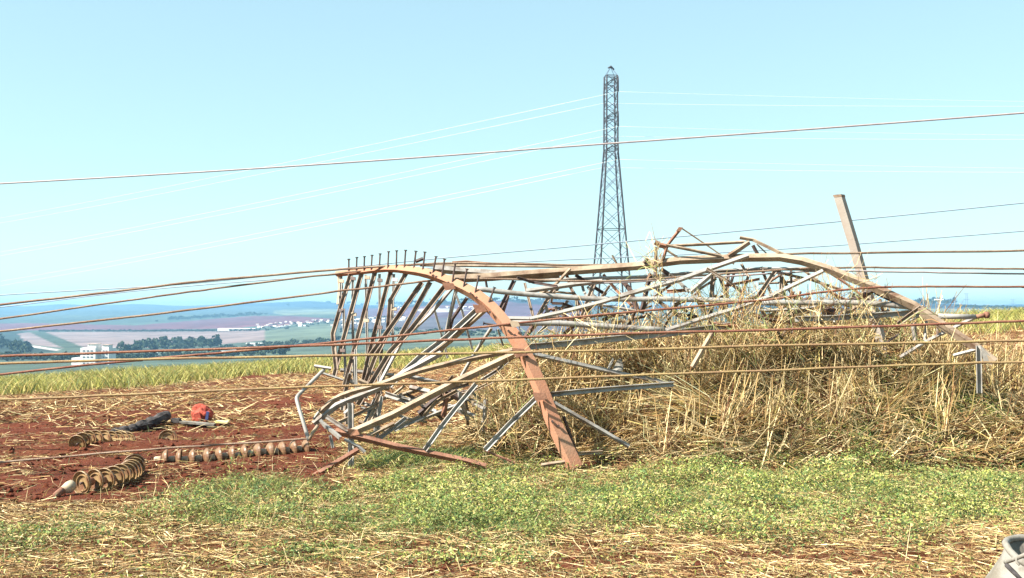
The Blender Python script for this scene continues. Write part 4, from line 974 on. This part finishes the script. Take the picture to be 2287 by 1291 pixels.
# straw litter
x, y = scatter(330000, 5.2, 17.5)
z = surf_z(x, y); u, v = proj(x, y, ground_z(x, y)); n = fbm(x * 1.1, y * 1.1, 61); n2 = fbm(x * 3, y * 3, 62)
left = (u < 760) & (v < 1125)
dens = np.where(left, np.clip(1.7 * n2 - .55, .04, 1) * .42, .8) * (1 - bare(u, v) * .97)
dens = np.where((v > 1130) | ~left, .62 + .8 * (n2 - .4) - .36 * sstep(1185, 1235, v), dens)
dens *= 1 - .5 * green(u, v, n)
red = np.exp(-(((u - 1900) / 400) ** 2 + ((v - 1250) / 14) ** 2)) + np.exp(-(((u - 1250) / 260) ** 2 + ((v - 1262) / 18) ** 2)) + np.exp(-(((u - 2150) / 180) ** 2 + ((v - 1150) / 14) ** 2)) + .6 * np.exp(-(((u - 520) / 500) ** 2 + ((v - 1225) / 12) ** 2))
dens *= 1 - .8 * np.clip(red, 0, 1)
k = rng.random(len(x)) < dens; x, y, z = x[k], y[k], z[k]; m = len(x)
an = rng.random(m) * 2 * math.pi
el = rng.normal(0, .13, m)
d = np.stack([np.cos(an) * np.cos(el), np.sin(an) * np.cos(el) * .9, np.sin(el)], -1)
L = .07 + .22 * rng.random(m) ** 1.6; w = .003 + .0045 * rng.random(m)
base = np.stack([x, y, z + .006 + .03 * rng.random(m)], -1) - d * L[:, None] / 2
parts = [ribbons(base, d, L, w, mixcol(m, STRAW, [4, 3, 3, 2, 1]))]
# coarser trash further out
x, y = scatter(120000, 16.0, 40, 1.2)
z = ground_z(x, y); u, v = proj(x, y, z); n2 = fbm(x * 1.2, y * 1.2, 64)
k = (rng.random(len(x)) < (.35 + .8 * n2) * (1 - bare(u, v))) ; x, y, z = x[k], y[k], z[k]; m = len(x)
an = rng.random(m) * 2 * math.pi; el = np.abs(rng.normal(0, .22, m))
d = np.stack([np.cos(an) * np.cos(el), np.sin(an) * np.cos(el), np.sin(el)], -1)
L = .10 + .24 * rng.random(m) ** 1.5; w = .007 + .010 * rng.random(m)
parts.append(ribbons(np.stack([x, y, z + .01], -1), d, L, w, mixcol(m, STRAW, [4, 3, 3, 2, 1])))
V, Fq, c = merge(parts)
tag(link('straw_litter', mesh_np('straw_litter', V, Fq, c), M['straw']), 'dry straw litter scattered over the red soil', 'straw', kind='stuff')

# clods of turned soil
ico = bmesh.new(); bmesh.ops.create_icosphere(ico, subdivisions=1, radius=1); iv = np.array([tuple(q.co) for q in ico.verts]); jf = np.array([[q.index for q in f.verts] for f in ico.faces]); ico.free()
x, y = scatter(30000, 6.3, 22, 1.3); z = ground_z(x, y); u, v = proj(x, y, z); n2 = fbm(x * .9, y * .9, 44)
k = rng.random(len(x)) < np.where((u < 800) & (v < 1130), .25 + .7 * n2, .10); x, y, z = x[k], y[k], z[k]; m = len(x)
sz = (.006 + .032 * rng.random(m) ** 3.5)[:, None, None]
V = iv[None] * (1 + .28 * rng.normal(size=(m, len(iv), 1))) * sz * np.array([1.1, 1.1, .7]) + np.stack([x, y, z + sz[:, 0, 0] * .25], -1)[:, None, :]
Fq = (np.arange(m)[:, None, None] * len(iv) + jf[None]).reshape(-1, 3)
tag(link('soil_clods', mesh_np('soil_clods', V.reshape(-1, 3), Fq), M['soil']), 'loose clods of dark red soil', 'soil', kind='stuff')

# the heap of straw and stalks round the wreck
parts = []
def heap_pts(n, x0, x1, y0, y1):
    x = rng.uniform(x0, x1, n); y = rng.uniform(y0, y1, n); h = heap_h(x, y)
    k = h > .08 * rng.random(n) + .03
    return x[k], y[k], h[k]
x, y, h = heap_pts(66000, -.9, 10.0, 11.0, 15.6); m = len(x)
z = ground_z(x, y) + h * (0.86 + .14 * rng.random(m)) + .02 * rng.random(m)
ang = fbm(x * .9, y * .9, 91) * 5.0 + rng.normal(0, .65, m)
d = np.stack([np.cos(ang), -.35 * np.abs(rng.normal(0, .6, m)), np.sin(ang) * .6 + rng.normal(0, .3, m)], -1)
L = .10 + .5 * rng.random(m) ** 1.9; r = .0026 + .005 * rng.random(m) ** 2
bend = rng.normal(0, .035, (m, 3)) * L[:, None] * 2
parts.append(stems(np.stack([x, y, z], -1) - .5 * d / np.linalg.norm(d, axis=1, keepdims=True) * L[:, None], d, L, r, mixcol(m, STRAW, [4, 5, 3, 4, 1], .35), bend))
# long stalks lying and hanging across it
x, y, h = heap_pts(1900, -.6, 8.5, 11.2, 15.2); m = len(x)
z = ground_z(x, y) + h + .05 + .18 * rng.random(m)
ang = rng.choice([0.0, .5, -.5, 1.45, 1.65, 1.1, 2.2], m) + rng.normal(0, .22, m)
d = np.stack([np.cos(ang), rng.normal(-.12, .25, m), np.sin(ang)], -1)
L = .45 + .85 * rng.random(m); r = .0035 + .004 * rng.random(m)
parts.append(stems(np.stack([x, y, z], -1) - .5 * d * L[:, None], d, L, r, mixcol(m, STRAW, [3, 6, 2, 1, 2], .2), rng.normal(0, .05, (m, 3))))
# bundles of stems that fan out of one point
def clump(n_, cx, cy, ang0, spread, Lm, rmax=.0065):
    x_ = cx + rng.normal(0, .05, n_); y_ = cy + rng.normal(0, .05, n_); z_ = surf_z(x_, y_) + .02 + .10 * rng.random(n_)
    a_ = ang0 + rng.normal(0, spread, n_)
    d_ = np.stack([np.cos(a_), rng.normal(-.25, .15, n_), np.sin(a_)], -1)
    tint = 1.0 + .3 * rng.normal()
    parts.append(stems(np.stack([x_, y_, z_], -1), d_, Lm * (.5 + .8 * rng.random(n_)), .0025 + (rmax - .0025) * rng.random(n_), np.clip(mixcol(n_, STRAW, [4, 6, 2, 1, 1.5], .2) * np.clip(tint, .55, 1.3), .01, .8), rng.normal(0, .05, (n_, 3))))
x, y, h = heap_pts(420, -.8, 9.5, 11.2, 13.6)
for q in range(len(x)):
    clump(int(rng.integers(8, 26)), x[q], y[q], rng.choice([.1, .5, .9, 2.3, 2.7, 3.1, -.4, 3.5, 1.6]) + rng.normal(0, .3), .22, .35 + .35 * rng.random())
for (a, y_, an_, sp, L_, n_) in ((1600, 12.0, 2.75, .18, .8, 70), (1560, 12.1, 3.3, .15, .7, 50), (1840, 12.2, -.75, .16, .75, 80), (1820, 12.3, -1.2, .2, .6, 50), (2090, 12.6, -.3, .3, .7, 60), (2080, 12.5, 1.7, .25, .6, 40), (1300, 11.9, .2, .2, .8, 60), (1450, 12.2, .5, .25, .7, 60), (1330, 12.3, 2.9, .2, .7, 40)):
    clump(n_, (a - CU) / F * y_, y_, an_, sp, L_)
# leafy dry flakes
x, y, h = heap_pts(30000, -.9, 10, 11.0, 15.4); m = len(x)
z = ground_z(x, y) + h * (.9 + .12 * rng.random(m))
d = rng.normal(size=(m, 3)); L = .05 + .16 * rng.random(m); w = .01 + .014 * rng.random(m)
parts.append(ribbons(np.stack([x, y, z], -1), d, L, w, mixcol(m, STRAW, [4, 3, 3, 3, 1]), .3, 2))
# long dry cane leaves, bent over
x, y, h = heap_pts(5200, -.9, 9.5, 11.1, 14.2); m = len(x)
d = np.stack([rng.normal(0, 1, m), rng.normal(-.2, .4, m), rng.normal(.25, .45, m)], -1)
parts.append(ribbons(np.stack([x, y, ground_z(x, y) + h + .03], -1), d, .2 + .4 * rng.random(m), .010 + .014 * rng.random(m), mixcol(m, STRAW, [4, 4, 3, 1, 2], .25), .5, 3, .15))
V, Fq, c = merge(parts)
tag(link('straw_heap', mesh_np('straw_heap', V, Fq, c), M['straw']), 'tangled heap of dry straw and stalks around the collapsed tower', 'straw', kind='stuff')

# climbing dry vines on the wreck
parts = []
for (u0, v0, u1, v1, cnt, yy) in ((1452, 545, 1478, 745, 120, 12.4), (1640, 640, 1690, 780, 260, 12.2), (1500, 650, 1660, 760, 420, 12.2), (1690, 660, 1960, 760, 620, 12.0), (1300, 690, 1500, 770, 260, 12.2), (1180, 735, 1300, 790, 140, 12.0), (1820, 610, 1960, 700, 110, 12.3), (1440, 560, 1470, 620, 26, 12.5), (2010, 700, 2120, 790, 160, 12), (1060, 820, 1220, 1010, 500, 12)):
    for q in range(int(cnt * .6)):
        a = random.uniform(u0, u1); b_ = random.uniform(v0, v1)
        p = P(a, b_, yy + random.uniform(-.5, .6)); dd = np.array([random.gauss(0, .5), random.gauss(0, .3), random.gauss(0, 1)])
        parts.append((p, dd))
base = np.array([tuple(p) for p, _ in parts]); d = np.array([q for _, q in parts]); m = len(base)
V, Fq, c = stems(base - d * .12, d, .12 + .4 * rng.random(m), .002 + .002 * rng.random(m), mixcol(m, STRAW + [(.22, .25, .09)], [3, 5, 3, 2, 2, 2], .25), rng.normal(0, .035, (m, 3)))
tag(link('dry_vines', mesh_np('dry_vines', V, Fq, c), M['straw']), 'dry climbing stems caught between the bars of the wreck', 'vines', kind='stuff')

# green weeds
GREENS = [(0.31, 0.335, 0.075), (0.14, 0.22, 0.06), (0.47, 0.44, 0.16), (0.05, 0.09, 0.035), (0.44, 0.33, 0.13)]
x, y = scatter(800000, 6.2, 15.0, 1.2)
u, v = proj(x, y, ground_z(x, y)); n = fbm(x * 1.1, y * 1.1, 61); n3 = fbm(x * 2.4, y * 2.4, 66)
gm = green(u, v, n) * (.06 + 1.0 * sstep(.34, .66, n3)) + .02 * (v > 1150) + .12 * ((v > 1170) & (u < 260)) * sstep(.5, .65, n)
gm = np.maximum(gm, .55 * np.exp(-(((u - 1720) / 150) ** 2 + ((v - 1010) / 40) ** 2)))
k = rng.random(len(x)) < gm; x, y = x[k], y[k]; n3 = n3[k]; n = n[k]; u = u[k]; m = len(x)
cl = fbm(x * 1.9, y * 1.9, 97); hgt = (.006 + .12 * rng.random(m)) * (.25 + 1.9 * sstep(.3, .75, cl))
z = ground_z(x, y) + heap_h(x, y) * .97 + hgt
nr = rng.normal(size=(m, 3)) * .75 + np.array([0, -.1, 1.]); nr /= np.linalg.norm(nr, axis=1, keepdims=True)
d = np.cross(nr, rng.normal(size=(m, 3))); L = .009 + .021 * rng.random(m) ** 1.5; w = L * (.35 + .35 * rng.random(m))
lush = np.clip(sstep(.45, .62, fbm(x * .7, y * .9, 68)), 0, 1)[:, None]
c = mixcol(m, GREENS, [5, 4, 3.5, 3, 1.6], .28) * (1 - lush * .75) + mixcol(m, GREENS, [2, 5, 1, 4, .3], .2) * lush * .75
parts = [ribbons(np.stack([x, y, z], -1), d, L, w, c, .1, 1, .45, np.cross(nr, d))]
# grass blades among them
x, y = scatter(280000, 6.2, 16.0, 1.2)
u, v = proj(x, y, ground_z(x, y)); n = fbm(x * 1.1, y * 1.1, 61)
gm = green(u, v, n) * .8 + .05
for (a, b_, ru, rv, s) in ((940, 960, 100, 50, .9), (900, 1000, 130, 40, .8), (1250, 985, 120, 40, .5), (1700, 985, 110, 40, .9), (2080, 965, 140, 40, .8), (560, 1125, 150, 40, .95), (400, 1160, 90, 20, .7), (2240, 960, 90, 50, .6), (1100, 880, 60, 30, .5)):
    gm = np.maximum(gm, s * np.exp(-(((u - a) / ru) ** 2 + ((v - b_) / rv) ** 2)))
gm = np.where((u < 420) | (v > 1200), gm * .35, gm)
k = rng.random(len(x)) < gm; x, y = x[k], y[k]; m = len(x)
an = rng.random(m) * 2 * math.pi; d = np.stack([np.cos(an) * .5, np.sin(an) * .5, .7 + .4 * rng.random(m)], -1)
L = (.05 + .20 * rng.random(m)) * (.5 + .9 * fbm(x * 1.6, y * 1.6, 98)); w = .003 + .004 * rng.random(m)
parts.append(ribbons(np.stack([x, y, surf_z(x, y) - .02], -1), d, L, w, mixcol(m, GREENS + [(.10, .17, .07)], [3, 4, 1.5, 3, 1.2, 4], .25), .45, 2, .15))
# taller tussocks growing up under the frame
for (a, y_, sx, n_, hh_) in ((905, 11.9, .28, 900, .34), (955, 12.4, .22, 700, .36), (840, 11.6, .2, 350, .26), (1090, 12.3, .3, 600, .3), (1180, 11.9, .25, 400, .25), (1700, 11.7, .3, 800, .3), (1760, 12.0, .25, 500, .28), (2060, 12.0, .35, 900, .36), (2130, 12.2, .3, 700, .34), (2230, 11.9, .35, 900, .32), (1930, 11.8, .3, 600, .28), (570, 10.4, .35, 900, .2), (480, 9.9, .4, 700, .16)):
    x = (a - CU) / F * y_ + rng.normal(0, sx, n_); y = y_ + rng.normal(0, .22, n_)
    an = rng.random(n_) * 2 * math.pi; d = np.stack([np.cos(an) * .6, np.sin(an) * .6, .6 + .5 * rng.random(n_)], -1)
    parts.append(ribbons(np.stack([x, y, surf_z(x, y) - .02], -1), d, hh_ * (.4 + .9 * rng.random(n_)), .004 + .005 * rng.random(n_), mixcol(n_, GREENS + [(.11, .19, .07)], [3, 5, 1.5, 2, 1.5, 4], .25), .5, 3, .12))
V, Fq, c = merge(parts)
tag(link('weeds', mesh_np('weeds', V, Fq, c), M['leaf']), 'low yellow green weeds and grass in front of the wreck', 'weeds', kind='stuff')

# thin dry stalks standing in the foreground
x, y = scatter(1700, 6.4, 12.5, 1.2); u, v = proj(x, y, ground_z(x, y)); k = rng.random(len(x)) < (.15 + .5 * ((u > 330) & (u < 800))); x, y = x[k], y[k]; m = len(x)
d = np.stack([rng.normal(0, .45, m), rng.normal(0, .3, m), np.ones(m)], -1)
V, Fq, c = stems(np.stack([x, y, ground_z(x, y)], -1), d, .08 + .2 * rng.random(m), .001 + .0011 * rng.random(m), mixcol(m, STRAW, [3, 5, 1, 1, 2], .2), rng.normal(0, .02, (m, 3)))
tag(link('dry_stalks', mesh_np('dry_stalks', V, Fq, c), M['straw']), 'thin dry grass stalks standing among the weeds', 'grass', kind='stuff')

# young cane along the crest
CANE = [(0.36, 0.34, 0.08), (0.18, 0.21, 0.06), (0.50, 0.44, 0.15), (0.10, 0.13, 0.04), (0.42, 0.30, 0.11)]
n0 = 330000
x = (rng.random(n0) * 2 - 1) * 62; y = rng.uniform(26, 52, n0)
u, v = proj(x, y, ground_z(x, y)); n = fbm(x * .6, y * .6, 81)
front = np.interp(u, [-100, 0, 300, 480, 560, 700, 1100, 1500, 2050, 2200, 2400], [27, 29, 31, 35, 38, 36, 36, 38, 38, 36, 34])
k = (y > front + (n - .5) * 5) & (rng.random(n0) < .40 + .6 * n) ; x, y = x[k], y[k]; u = u[k]; n = n[k]; m = len(x)
# tufts
x = np.round(x / .28) * .28 + rng.normal(0, .05, m)
hg = (.42 + .4 * rng.random(m)) * (.6 + .7 * n) * np.interp(u, [0, 600, 1200, 2287], [1.1, .95, .9, 1.15])
an = rng.random(m) * 2 * math.pi; d = np.stack([np.cos(an) * .45, np.sin(an) * .45, np.ones(m)], -1)
c = mixcol(m, CANE, [5, 4, 4, 2, 1.4], .2)
V, Fq, c = ribbons(np.stack([x, y, ground_z(x, y)], -1), d, hg * 1.1, .014 + .018 * rng.random(m), c, .4, 2, .2)
tag(link('young_cane', mesh_np('young_cane', V, Fq, c), M['leaf']), 'strip of yellow green young cane along the crest of the field', 'cane', kind='stuff')
